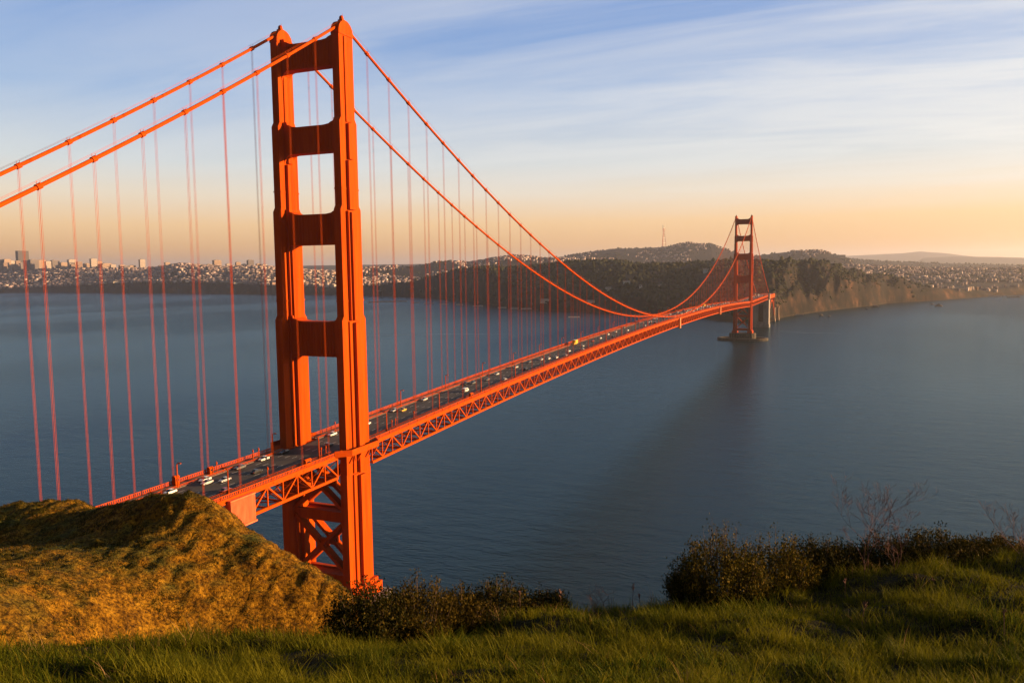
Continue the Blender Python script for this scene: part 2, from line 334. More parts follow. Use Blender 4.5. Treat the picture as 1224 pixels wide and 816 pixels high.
def _land(t, p):
    c = t.nodes.new('ShaderNodeTexCoord'); s = t.nodes.new('ShaderNodeSeparateXYZ'); t.links.new(c.outputs['Object'], s.inputs[0])
    base = ramp(t, noise(t, .014, 8, .68), [(.36, (.004,.004,.0025)), (.48, (.009,.0075,.0045)), (.57, (.022,.0145,.0085)), (.68, (.060,.033,.019))])
    geo = t.nodes.new('ShaderNodeNewGeometry'); sn = t.nodes.new('ShaderNodeSeparateXYZ'); t.links.new(geo.outputs['Normal'], sn.inputs[0])
    steep = t.nodes.new('ShaderNodeMapRange'); steep.inputs[1].default_value = .96; steep.inputs[2].default_value = .84; t.links.new(sn.outputs[2], steep.inputs[0])
    rockc = ramp(t, noise(t, .02, 7, .65), [(.42, (.005,.0045,.003)), (.50, (.012,.008,.0045)), (.58, (.034,.019,.010)), (.72, (.11,.053,.029))])
    m1 = mixc(t, steep.outputs[0], base, rockc)
    low = t.nodes.new('ShaderNodeMapRange'); low.inputs[1].default_value = 3.6; low.inputs[2].default_value = 1.6; t.links.new(s.outputs[2], low.inputs[0])
    sand = ramp(t, noise(t, .01, 4), [(.35, (.016,.012,.008)), (.65, (.045,.032,.022))])
    t.links.new(mixc(t, low.outputs[0], m1, sand), p.inputs['Base Color']); p.inputs['Roughness'].default_value = .95; p.inputs['Specular IOR Level'].default_value = .1
M['land'] = material('headland_ground', _land)
land = np_mesh('terrain', V, F, M['land'], smooth=True)
tag(land, 'far shore with bare bluffs, wooded ridge and hazy hills', 'terrain', kind='structure')

def land_point(A, R):
    z = land_z(np.array([A]), np.array([R]))[0]; return np.array([CAM[0]+math.sin(A)*R, CAM[1]+math.cos(A)*R, z])
def px_to_ar(x, y, r):  return az_slope(x, y)[0], r
# ---- far woods: one mass of low crowns
def ico_pts(n_ring=5):
    v = [(0,0,1.0)]
    for zz, rr in ((.45,.9),(-.35,.95)):
        for k in range(n_ring):
            a = 6.2832*(k+(.5 if zz < 0 else 0))/n_ring; v.append((rr*math.cos(a), rr*math.sin(a), zz))
    f = []
    for k in range(n_ring):
        a = 1+k; b = 1+(k+1) % n_ring; c = 1+n_ring+k; d = 1+n_ring+(k+1) % n_ring
        f += [(0, a, b), (a, c, b), (b, c, d)]
    return np.array(v), np.array(f)
IV, IF = ico_pts()
def crowns(P, rad, hgt):
    n = len(P); j = rng.uniform(.62, 1.3, size=(n, len(IV), 1))
    v = IV[None]*j*np.stack([rad, rad, hgt], -1)[:, None]+P[:, None]
    f = IF[None]+(np.arange(n)*len(IV))[:, None, None]
    return v.reshape(-1, 3), f.reshape(-1, 3)
def scatter(n, dens):
    """random points on the far land kept with probability dens(A,R,z,X,Y)"""
    A = rng.uniform(a0, a1, n); R = np.sqrt(rng.uniform(1700**2, 10200**2, n)); z = land_z(A, R)
    X = CAM[0]+np.sin(A)*R; Y = CAM[1]+np.cos(A)*R; rs = np.interp(A, SH_A, SH_R)
    p = dens(A, R, z, X, Y, rs); k = (rng.uniform(size=n) < p) & (z > 2)
    return A[k], R[k], np.stack([X[k], Y[k], z[k]], -1)
aP = lambda x: az_slope(x, 318)[0]
def wood(A, R, z, X, Y, rs):
    f = fbm(X/420, Y/420, 3)
    presidio = np.clip((A-aP(395))/.03, 0, 1)*np.clip((aP(1120)-A)/.05, 0, 1)*np.clip((4300-R)/400, 0, 1)
    flat = np.where((z < 14) & (R-rs < 420), .12, 1.0)
    bare = np.where((A > aP(905)) & (R-rs < np.interp(A, [aP(905), aP(960), aP(1075)], [330, 330, 220])) & (A < aP(1085)), .03+.10*(f > .3), 1.0)
    city = np.where((A < aP(440)) & (R-rs < 420) & (A > aP(120)), .35, 0)*(f > -.1)
    hill = np.where((R > 4300), .05+.25*(f > .35), 0)
    return np.maximum(np.maximum(presidio*flat*bare*np.where(f > -.6, 1.0, .5), city), hill)
A, R, P = scatter(190000, wood)
As = rng.uniform(aP(915), aP(1110), 5000); Rs = np.interp(As, SH_A, SH_R)+rng.uniform(25, 480, 5000); ks = fbm(As*70, Rs/70, 3) > -.05; As, Rs = As[ks], Rs[ks]
zs_ = land_z(As, Rs); Ps = np.stack([CAM[0]+np.sin(As)*Rs, CAM[1]+np.cos(As)*Rs, zs_], -1)
rad = rng.uniform(5, 11, len(P)); hg = rng.uniform(6, 13, len(P))*np.where(A < aP(440), .7, 1)
P[:, 2] += hg*.15
rs_ = rng.uniform(2.0, 6.0, len(Ps)); P = np.concatenate([P, Ps]); rad = np.concatenate([rad, rs_]); hg = np.concatenate([hg, rs_*rng.uniform(.5, .9, len(Ps))])
v, f = crowns(P, rad, hg)
M['wood'] = island('far_woods', [(0, (.014,.019,.009)), (.5, (.028,.032,.015)), (1, (.050,.048,.022))], .95, .05)
tag(np_mesh('forest', v, f, M['wood']), 'dark wooded ridge behind the far bridge tower, one mass of trees', 'forest', kind='stuff')

# ---- city
M['house'] = island('pale_houses', [(0, (.11,.082,.085)), (.35, (.19,.145,.145)), (.65, (.29,.225,.215)), (.88, (.40,.32,.29)), (1, (.58,.47,.41))], .85, .1)
def boxes(P, w, d, h, ang):
    n = len(P); c, s = np.cos(ang), np.sin(ang)
    b = np.array([(-1,-1,-.15),(1,-1,-.15),(1,1,-.15),(-1,1,-.15),(-1,-1,1),(1,-1,1),(1,1,1),(-1,1,1)], float)
    x = b[None, :, 0]*(w/2)[:, None]; y = b[None, :, 1]*(d/2)[:, None]
    v = np.stack([P[:, None, 0]+x*c[:, None]-y*s[:, None], P[:, None, 1]+x*s[:, None]+y*c[:, None], P[:, None, 2]+b[None, :, 2]*h[:, None]], -1)
    f = np.array([(4,5,6,7),(0,1,5,4),(1,2,6,5),(2,3,7,6),(3,0,4,7)])
    return v.reshape(-1, 3), (f[None]+(np.arange(n)*8)[:, None, None]).reshape(-1, 4)
def town(A, R, z, X, Y, rs):
    f = fbm(X/500, Y/500, 3)
    left = np.where((A < aP(410)) & (R-rs > 90), 1.0, 0)*np.clip((rs+2600-R)/600, 0, 1)*np.where(f > -.35, 1, .3)
    mid = np.where((A >= aP(410)) & (A < aP(690)) & (R > 4300) & (R < 6600), .55, 0)*(f > -.1)
    right = np.where((A > aP(1005)) & (R > 3500) & (R < 6300), .38, 0)*(f > -.3)
    sut = np.where((A > aP(640)) & (A < aP(1010)) & (R > 5400), .30, 0)*(f > .05)
    return np.maximum(np.maximum(left, mid), np.maximum(right, sut))
A, R, P = scatter(150000, town)
w_ = rng.uniform(9, 24, len(P)); d_ = rng.uniform(10, 22, len(P)); h_ = rng.uniform(8, 17, len(P))
big = np.where(A < aP(410), 1.15, np.where(A > aP(1000), .72, .8)); w_ *= big; h_ *= big
ang = -.25+np.where(rng.uniform(size=len(P)) < .5, 0, 1.5708)+rng.normal(0, .03, len(P))
size = w_*h_/R**2; order = np.argsort(-size)
one, rest = order[:170], order[170:]
v, f = boxes(P[rest], w_[rest], d_[rest], h_[rest], ang[rest])
tag(np_mesh('houses', v, f, M['house']), 'tightly packed small pale houses over the city slopes', 'houses', kind='stuff', group='city houses')
HM = [noisy('house_%s' % n, [(.3, tuple(c*.9 for c in col)), (.7, col)], .2, .85, spec=.1) for n, col in (('white', (.50,.43,.38)), ('cream', (.42,.30,.22)), ('grey', (.19,.165,.165)), ('tan', (.30,.20,.15)))]
HN = ['white', 'cream', 'grey', 'tan']
RM = noisy('flat_roof', [(.3, (.16,.14,.13)), (.7, (.26,.23,.21))], .3, .9, spec=.1)
WM = noisy('dark_window', [(.3, (.04,.045,.05)), (.7, (.09,.09,.10))], .5, .3, spec=.4)
def rot2(o, a):
    o.rotation_euler = (0, 0, a)
def house_mesh(w, d, h):
    m = MB(); m.box(-w/2, w/2, -d/2, d/2, -3, h); r = MB(); r.box(-w/2-.4, w/2+.4, -d/2-.4, d/2+.4, h+.02, h+.8)
    r.box(-w*.2, w*.1, -d*.15, d*.2, h+.8, h+2.6)
    return m, r
for n, i in enumerate(one):
    c = n % 4; m, r = house_mesh(w_[i], d_[i], h_[i])
    where = 'on the city slope at the left' if A[i] < aP(410) else ('on the hill behind the wooded ridge' if A[i] < aP(1000) else 'on the flat right of the wooded ridge')
    o = m.build('house', HM[c]); r.build('roof', RM, o)
    o.location = P[i]; rot2(o, ang[i])
    tag(o, '%s small house %s' % (HN[c], where), 'house', group='%s houses %s' % (HN[c], where))
def tower_block(name, px, top, wpx, r, col, label, group=None, depth=None):
    A_, _ = az_slope(px, 320); b = land_point(A_, r); _, s = az_slope(px, top); zt = CAM[2]+s*r
    w = wpx/FOC*r; d = depth or w*.8; h = max(zt-b[2], 8)
    m = MB(); m.box(-w/2, w/2, -d/2, d/2, -6, h)
    o = m.build(name, HM[col] if isinstance(col, int) else col); o.location = b; o.rotation_euler = (0, 0, -A_+.35)
    q = MB(); q.box(-w/2-.3, w/2+.3, -d/2-.3, d/2+.3, h+.02, h+1.5); q.box(-w*.25, w*.2, -d*.25, d*.25, h+1.5, h+5); q.build('roof', RM, o)
    nf = max(2, int(h/7))
    wn = MB()
    for k in range(nf):
        z0 = 2+k*(h-3)/nf
        wn.box(-w/2-.15, w/2+.15, -d/2-.15, d/2+.15, z0, z0+(h-3)/nf*.32)
    wn.build('window', WM, o)
    tag(o, label, 'building', group=group); return o
DK = noisy('brown_tower_glass', [(.3, (.02,.016,.018)), (.7, (.04,.03,.03))], .1, .5)
tower_block('skyscraper', 27.5, 300, 10, 8800, DK, 'tall dark skyscraper, the highest building on the left skyline', depth=60)
SKY = [(2,311,6,0),(8.5,310,6,1),(15.6,311.8,6,0),(21.5,312,4,3),(33,311.5,6,0),(40.5,310.5,8,2),(50,311,7,1),(57.5,312.5,5,0),(66,311.3,7,2),(76,314,6,1),(86,310.5,7,0),(95,313,5,3),(104,315,6,1),(112,309.5,6,0),(119,312.5,5,1),(127,315,9,1),(135,316.5,5,0),(151,318,6,2),(158,317.5,6,1),(170,310.3,5.5,0),(183,319,5,2),(200,313.8,5,1),(229,315.5,6,1),(240,316.5,6,0),(259.5,311.2,8,1),(273,315.5,5,0),(284.6,313.5,5,1),(292,316,5,0),(299.5,311,6.5,2),(309,315.5,5,1),(316,316,5,0)]
rk = random.Random(5)
for k in range(34):
    px = rk.choice([rk.uniform(0, 135), rk.uniform(0, 320)]); SKY.append((px, float(np.interp(px, [0, 60, 120, 190, 216, 270, 320], [315, 315.5, 317, 319, 315.5, 318, 318]))+rk.uniform(-1.2, 1.6), rk.uniform(3, 5.5), rk.choice([0, 1, 1, 3, 2])))
SKY.sort(key=lambda q: q[0])
for n, (px, top, wp, c) in enumerate(SKY):
    tower_block('apartment_tower', px, top, wp, float(np.interp(az_slope(px, 320)[0], SH_A, SH_R))+1350+150*math.sin(n*2.1), c, '%s apartment tower, %s from the left edge along the city skyline' % (HN[c], ORD[n+1]), 'apartment towers on the skyline')
LM = [noisy('low_house_%s' % n, [(.3, tuple(c*.9 for c in col)), (.7, col)], .2, .85, spec=.1) for n, col in (('white', (.82,.79,.75)), ('cream', (.70,.60,.48)), ('grey', (.4,.38,.37)), ('tan', (.5,.38,.3)))]
LOWB = [(447,345.5,14,0,3480,7),(462,344.5,16,0,3500,7),(478,344,16,0,3500,7),(497,347.5,9,3,3350,6),(512,349,12,0,3250,6),(530,351,11,1,3150,6),(549,350,8,0,3080,7),(571,352,12,3,2950,6),(600,353,10,1,2800,7),(615,353.5,9,0,2750,7),(629,353,13,0,2700,7),(652,351,12,1,2650,8),(686,367.5,13,0,2230,5),(706,356,9,1,2500,7),(749,347,8,0,2620,7),(727,352,7,1,2560,7),(768,349,8,0,2560,7),(791,345,9,1,2560,7),(845,332.5,9,0,2700,8),(162,349,8,0,4560,9),(128,346,14,1,4650,8),(148,341,20,1,4760,8),(228,348,10,0,4350,8),(285,347,9,1,4250,8),(955,334.3,11,0,2330,5),(1004,309.3,11,1,6350,18),(1120,333,9,0,3700,8),(1150,336,11,1,3680,8),(1190,333,12,0,3700,8),(1212,338,11,2,3650,8)]
for n, (px, yb, wp, c, r, h) in enumerate(LOWB):
    A_, s = az_slope(px, yb); r = float(np.interp(A_, SH_A, SH_R))+130 if px < 300 else r; b = land_point(A_, r); w = wp/FOC*r; d = 14
    m = MB(); m.box(-w/2, w/2, -d/2, d/2, -3, h)
    o = m.build('low_building', LM[c]); o.location = b; o.rotation_euler = (0, 0, -A_+.05)
    rf = MB(); rf.prism([(-d/2-.6, h+.02), (d/2+.6, h+.02), (0, h+4.0)], -w/2-.5, w/2+.5, 'x'); rf.build('roof', RM, o)
    wn = MB()
    for k in range(max(3, int(w/5))):
        x0 = -w/2+1.5+k*(w-3)/max(3, int(w/5)); wn.box(x0, x0+1.6, -d/2-.1, d/2+.1, h*.35, h*.75)
    wn.build('window', WM, o)
    tag(o, 'long low %s building among the far trees, %s counted along the shore' % (HN[c], ORD[n+1]), 'building', 'low buildings along the far shore')

# broadcast mast on the far hill: three legs, four cross frames, three masts
A_, _ = az_slope(793.3, 292); R_ = 7450; b = land_point(A_, R_)
zt = CAM[2]+az_slope(793.3, 266.5)[1]*R_; H = zt-b[2]+6
MR = noisy('mast_red', [(.3, (.42,.10,.06)), (.7, (.52,.15,.09))], .05, .6); MW = noisy('mast_white', [(.3, (.55,.52,.5)), (.7, (.7,.66,.62))], .05, .6)
mast = empty('broadcast_tower', (b[0], b[1], b[2]-6)); tag(mast, 'tall three legged red and white lattice broadcast tower on the far hill', 'tower')
def mr_(t): return 24-17*min(t/.62, 1)+ (0 if t < .62 else 9*(t-.62)/.38)
for k in range(3):
    a = 2.0944*k+.4
    for j in range(8):
        t0, t1 = j*.62/8, (j+1)*.62/8
    lg = MB(); lg.tube([(mr_(t)*math.cos(a), mr_(t)*math.sin(a), t*H) for t in np.linspace(0, .80, 9)], 2.3, 5); lg.build('leg', MR, mast)
    mm = MB(); mm.tube([(mr_(.8)*math.cos(a), mr_(.8)*math.sin(a), H*.8), (mr_(.95)*math.cos(a), mr_(.95)*math.sin(a), H*(1-.03*k))], [2.0, 1.0], 5); mm.build('antenna', MW, mast)
for t in (.22, .42, .62, .80):
    cf = MB(); q = [(mr_(t)*math.cos(2.0944*k+.4), mr_(t)*math.sin(2.0944*k+.4), t*H) for k in range(3)]
    for k in range(3): cf.beam(q[k], q[(k+1) % 3], 3.0, 4.0)
    cf.build('cross_frame', MW, mast)

# rocks, pier, buoy
def rock(px, py, w, h, label, seed):
    p = on_z(px, py, 0); r_ = np.random.default_rng(seed); m = MB(); n = 9; vs = []; fs = []
    for i, (zz, rr) in enumerate(((-1.5, 1.05), (.25*h, .95), (.65*h, .62), (.95*h, .25))):
        for k in range(n):
            a = 6.2832*k/n; q = rr*w/2*r_.uniform(.72, 1.22); vs.append((q*math.cos(a), .7*q*math.sin(a), zz*r_.uniform(.85, 1.15) if i else zz))
    for i in range(3):
        for k in range(n): fs.append((i*n+k, i*n+(k+1) % n, (i+1)*n+(k+1) % n, (i+1)*n+k))
    fs.append(tuple(3*n+k for k in range(n))); m.add(vs, fs)
    o = m.build('shore_rock', M['rock']); o.location = (p[0], p[1], 0); tag(o, label, 'rock', 'rocks off the bluff')
rock(981.5, 377.6, 15, 6, 'dark pointed rock in the water nearest the bluff foot', 1); rock(991, 378, 9, 3.5, 'small dark rock just right of the pointed rock', 2)
rock(1046.5, 367, 26, 7, 'broad dark rock at the right foot of the bluff', 3); rock(1122, 366, 22, 7, 'larger dark rock standing far out to the right of the bluff', 4); rock(1114, 364, 13, 4, 'low rock beside the larger outer rock', 5); rock(1036, 369, 10, 3, 'small rock left of the broad rock at the bluff foot', 6)
p0 = on_z(618, 371, 1); p1 = on_z(643, 371, 1); pm = MB(); pm.beam((p0[0], p0[1], 3.2), (p1[0], p1[1], 3.2), 12, 1.2)
for t in np.linspace(.04, .96, 12):
    q = p0*(1-t)+p1*t; pm.beam((q[0], q[1], -4), (q[0], q[1], 2.6), 2.4, 2.4)
tag(pm.build('pier', M['rock']), 'low dark pier standing in the water off the wooded shore', 'pier')

def wake(pts, w, label):
    m = MB(); q = [on_z(x, y, 0) for x, y in pts]; P = []
    for i in range(len(q)-1):
        for k in range(14): t = k/14; P.append(q[i]*(1-t)+q[i+1]*t)
    P.append(q[-1]); r_ = random.Random(len(label)); vs = []; n = len(P)
    for i, p in enumerate(P):
        d = (P[min(i+1, n-1)]-P[max(i-1, 0)]); d /= np.linalg.norm(d); s = np.array([-d[1], d[0], 0]); ww = w*r_.uniform(.3, 1)*math.sin(math.pi*(i+.3)/(n+.3))
        c = p+s*r_.uniform(-.5, .5)*w*.3+np.array([0, 0, .12]); vs += [c-s*ww, c+s*ww]
    m.add(vs, [(2*i, 2*i+1, 2*i+3, 2*i+2) for i in range(n-1)])
    tag(m.build('wake', M['foam']), label, 'wake', kind='stuff')
M['foam'] = noisy('thin_foam', [(.4, (.05,.07,.08)), (.6, (.16,.18,.19))], .06, .9)
wake([(428, 401), (480, 400), (540, 399.2), (610, 399.5)], 2.6, 'thin pale boat wake on the water behind the near tower')
wake([(925, 395), (960, 397.5), (1010, 398.5)], 1.6, 'thin pale boat wake right of the far tower')
# ================================================================== SUSPENSION BRIDGE
bridge = empty('suspension_bridge', (0, 0, 0))
tag(bridge, 'long orange suspension bridge with two tall towers crossing the strait', 'bridge')
CX = 13.7; ZT, ZM, HY0 = 227.25, 84.5, 16.12
def deck_b(y):
    if y < 0: return 62.2+.012*y
    if y > 1280: return 62.2
    return 62.2+11.5*(1-((y-640)/640)**2)
def cable_z(y):
    if 0 <= y <= 1280: return ZM+(ZT-ZM)*((y-640)/640)**2
    t = (-y if y < 0 else y-1280)/343.0
    if y < 0: return ZT-166.24*t-10.37*4*t*(1-t)
    return ZT-150*t-8*4*t*(1-t)
def arc(cx, cz, r, a, b_, n=6): return [(cx+r*math.cos(math.radians(a+(b_-a)*k/n)), cz+r*math.sin(math.radians(a+(b_-a)*k/n))) for k in range(n+1)]
TIERS = [  # z0, z1, [(full width x, half depth y)] nose, middle, wide
    (12, 62.0, [(3.1, 7.9), (4.4, 4.1), (7.3, 1.75)]),
    (62.0, 119.6, [(3.0, 7.65), (4.2, 3.75), (6.9, 1.6)]),
    (119.6, 160.2, [(3.0, 6.45), (5.2, 3.1), (7.0, 2.25)]),
    (160.2, 178.5, [(3.0, 5.4), (5.4, 2.1)]),
    (178.5, 191.8, [(3.0, 5.4), (5.4, 1.35)]),
    (191.8, 223.4, [(3.0, 4.35), (3.9, 1.6)]),
]
def make_tower(y0, name_label, base_z):
    T = empty('tower', (0, y0, 0)); T.parent = bridge; T['label'] = name_label
    for sx in (-1, 1):
        lg = MB()
        for i, (z0, z1, secs) in enumerate(TIERS):
            if i == 0: z0 = base_z
            for j, (w, hd) in enumerate(secs):
                e = .004*j; zz = z1-(0 if j == 0 else (.5 if i < 5 else 1.2)*j)
                x0, x1 = sx*CX-w/2, sx*CX+w/2
                if i in (1, 2, 4) and j == 0:
                    lg.box(x0, x1, -hd, hd, z0, z1)
                    # sloped shoulder up to the slimmer tier
                    nx = TIERS[i+1][2][0]; s = 1.6
                    lg.prism([(-hd, z1), (hd, z1), (nx[1], z1+s), (-nx[1], z1+s)], x0+.01, x1-.01, 'x')
                else: lg.box(x0+e, x1-e, -hd, hd, z0+e, zz)
            # horizontal collar lines
            w, hd = secs[0]
        for zc_ in (167.5, 126.5, 66.0):
            sec = [t for t in TIERS if t[0] <= zc_ < t[1]][0][2][0]
            lg.box(sx*CX-sec[0]/2-.18, sx*CX+sec[0]/2+.18, -sec[1]-.18, sec[1]+.18, zc_, zc_+.45)
        leg = lg.build('leg', M['orange'], T)
        ft = MB(); ft.box(sx*CX-4.6, sx*CX+4.6, -9.3, 9.3, base_z-1.2, base_z+3.4); ft.box(sx*CX-3.2, sx*CX+3.2, -8.6, 8.6, base_z+3.4, base_z+5.0); ft.build('leg_base', M['orange_plain'], T)
        cap = MB(); el = [(-4.5, 222.6)]+[(4.5*math.cos(math.radians(a)), 223.4+4.4*math.sin(math.radians(a))) for a in range(180, -1, -12)]+[(4.5, 222.6)]
        cap.prism(el, sx*CX-1.75, sx*CX+1.75, 'x'); cap.build('saddle_housing', M['orange'], T)
        sp = MB()
        for z0, z1, w0 in ((227.2, 228.3, .95), (228.3, 229.1, .6)): sp.box(sx*CX-w0, sx*CX+w0, -w0, w0, z0, z1)
        sp.tube([(sx*CX, 0, 229.1), (sx*CX, 0, 229.5), (sx*CX, 0, 229.9)], [.7, .75, .2], 8); sp.tube([(sx*CX+.5, 0, 228.9), (sx*CX+.5, 0, 230.4)], .06, 5)
        sp.build('beacon', M['orange_plain'], T)
    for zb, zt_, hd in ((212.3, 221.7, 2.3), (181.6, 191.4, 2.5), (147.6, 159.0, 2.8), (105.6, 118.8, 3.2)):
        xi = CX-1.2; r = 3.1
        pf = [(-xi, zb-r-1.0)]+arc(-xi+1.0+r-0.6, zb-r, r, 180, 90)+arc(xi-1.0-r+0.6, zb-r, r, 90, 0)+[(xi, zb-r-1.0)]
        up_ = [(xi, zt_+2.2), (xi-1.9, zt_+2.2), (xi-2.1, zt_+1.2), (xi-3.2, zt_+.9), (xi-4.3, zt_+.3), (xi-6.5, zt_), (-xi+6.5, zt_), (-xi+4.3, zt_+.3), (-xi+3.2, zt_+.9), (-xi+2.1, zt_+1.2), (-xi+1.9, zt_+2.2), (-xi, zt_+2.2)]
        st = MB(); st.prism(pf+up_, -hd, hd, 'y')
        for k in range(15):  # vertical fluting of the portal face
            x = -9.1+k*1.3
            for sy in (-1, 1): st.box(x-.28, x+.28, sy*hd-.16*(sy < 0), sy*hd+.16*(sy > 0), zb+1.0, zt_-.8)
        for sy in (-1, 1):
            st.box(-10.2, 10.2, sy*hd-.22*(sy < 0), sy*hd+.22*(sy > 0), zt_-.7, zt_-.1); st.box(-10.2, 10.2, sy*hd-.22*(sy < 0), sy*hd+.22*(sy > 0), zb+.1, zb+.9)
        st.build('portal_strut', M['orange'], T)
    for sy in (-1, 1):
        y = sy*3.4
        for za, zb in ((46.5, 66.0), (22.0, 43.6)):
            for sx in (-1, 1):
                br = MB(); br.beam((-sx*(CX-1.3), y+.02*sx, za-.6), (sx*(CX-1.3), y+.02*sx, zb+.6), 1.3, 3.1, up=(0, 1, 0)); br.build('cross_brace', M['orange'], T)
            gp = MB(); zc_ = (za+zb)/2; gp.prism([(2.6*math.cos(.7854*k+.39), zc_+2.6*math.sin(.7854*k+.39)) for k in range(8)], y-.75, y+.75, 'y'); gp.build('gusset', M['orange'], T)
    for zc_ in (44.3, 19.6):
        hb = MB()
        for sy in (-1, 1): hb.box(-CX+1.2, CX-1.2, sy*3.4-.85, sy*3.4+.85, zc_-2.0, zc_+2.0)
        hb.box(-CX+1.2, CX-1.2, -2.5, 2.5, zc_-1.2, zc_+1.2)
        hb.build('horizontal_strut', M['orange'], T)
    # balconies carrying the sidewalks round the legs
    for sx in (-1, 1):
        bb = MB(); z = deck_b(y0)+8.3
        out = [(11.2, -13.6), (14.2, -13.6), (18.6, -9.0), (18.6, 9.0), (14.2, 13.6), (11.2, 13.6)]
        for k in range(5):
            a, b_ = out[k], out[k+1]
            if k in (0, 4): continue
            bb.beam((sx*a[0], a[1], z+.62), (sx*b_[0], b_[1], z+.62), .22, 1.95)
            bb.beam((sx*a[0], a[1], z+1.72), (sx*b_[0], b_[1], z+1.72), .34, .22)
        bb.prism([(sx*p, q) for p, q in out], z-.55, z-.2, 'z')
        for q in (-8, -2.7, 2.7, 8): bb.beam((sx*16.6, q, z-3.6), (sx*18.3, q, z-.6), .35, .5)
        bb.build('balcony', M['orange_plain'], T)
    return T
T1 = make_tower(0, 'near tower', 13)
T2 = make_tower(1280, 'far tower seen small across the water', 14)
# piers
pn = MB(); pn.prism([(-21, -12), (21, -12), (24, 0), (21, 12), (-21, 12), (-24, 0)], -4, 12.2, 'z'); o = pn.build('pier', M['concrete'], T1)
ps_ = MB(); ps_.prism([(26*math.cos(a)*.93, 13*math.sin(a)) for a in np.linspace(0, 6.2832, 25)[:-1]], -4, 13.0, 'z')
for k in range(9): ps_.box(-20+k*4.6, -18.2+k*4.6, -13.6, 13.6, -2, 11)
ps_.build('pier', M['rock'], T2)
fd = MB(); ring = [(math.cos(a), math.sin(a)) for a in np.linspace(0, 6.2832, 41)[:-1]]
vo = [(46*c, 27*s) for c, s in ring]; vi = [(41*c, 22*s) for c, s in ring]; n = len(ring)
vs = [(x, y, -4) for x, y in vo]+[(x, y, 4.3) for x, y in vo]+[(x, y, 4.3) for x, y in vi]+[(x, y, -4) for x, y in vi]
fs = [((k+1) % n+j*n, k+j*n, k+(j+1)*n, (k+1) % n+(j+1)*n) for k in range(n) for j in range(3)]
fd.add(vs, fs); fd.build('fender', M['rock'], T2)

# main cables with bands, hand ropes
hang_y = [HY0+15.24*k for k in range(83)]
side_n = [-16.34-15.24*k for k in range(21)]; side_s = [1296.3+15.24*k for k in range(21)]
for sx in (-1, 1):
    ys = list(np.linspace(-343, -3, 70))+list(np.linspace(0, 1280, 170))+list(np.linspace(1283, 1623, 50))
    cb = MB(); cb.tube([(sx*CX, y, cable_z(y)) for y in ys], .53, 10); c_o = cb.build('main_cable', M['orange_plain'], bridge, smooth=True)
    bd = MB()
    for y in hang_y+side_n+side_s:
        z = cable_z(y); s_ = (cable_z(y+.5)-cable_z(y-.5)); d = Vector((0, 1, s_)).normalized()*.75
        bd.tube([Vector((sx*CX, y, z))-d, Vector((sx*CX, y, z))-d*.9, Vector((sx*CX, y, z))+d*.9, Vector((sx*CX, y, z))+d], [.6, .76, .76, .6], 10)
        bd.beam((sx*CX-.62, y, z+.55), (sx*CX-.62, y, z+1.35), .08); bd.beam((sx*CX+.62, y, z+.55), (sx*CX+.62, y, z+1.35), .08)
    bo = bd.build('cable_band', M['orange_plain'], c_o); bo['kind'] = 'stuff'
    hr = MB()
    for e in (-.62, .62): hr.tube([(sx*CX+e, y, cable_z(y)+1.32) for y in ys], .035, 4)
    hr.build('hand_rope', M['orange_plain'], c_o)

# suspenders: four ropes each
def suspender(mb, sx, y, z0, z1, r, n=5):
    for ex in (-.24, .24):
        for ey in (-.21, .21): mb.tube([(sx*CX+ex*.75, y+ey, z0), (sx*CX+ex, y+ey, z1-.2), (sx*CX+ex*2.0, y+ey, z1)], r, n, cap=False)
    mb.box(sx*CX-.6, sx*CX+.6, y-.4, y+.4, z0-.2, z0+.5)
allh = [(sx, y) for sx in (-1, 1) for y in side_n[:9]+hang_y+side_s]
vis = sorted(allh, key=lambda q: -(cable_z(q[1])-deck_b(q[1]))/((q[1]+253)**2+(q[0]*CX-187)**2))
near = vis[:98]; far_ = vis[98:]
first = None
for sx, y in near:
    m = MB(); suspender(m, sx, y, deck_b(y)+7.6, cable_z(y)-.3, .031); m.build('suspender_cable', M['orange_plain'], bridge)
m = MB()
for sx, y in far_:
    if cable_z(y)-deck_b(y) > 9.5: suspender(m, sx, y, deck_b(y)+7.6, cable_z(y)-.3, .034, 4)
fo = m.build('suspender_cable', M['orange_plain'], bridge); fo['kind'] = 'stuff'; fo['label'] = 'the many far suspenders beyond the nearest hundred'

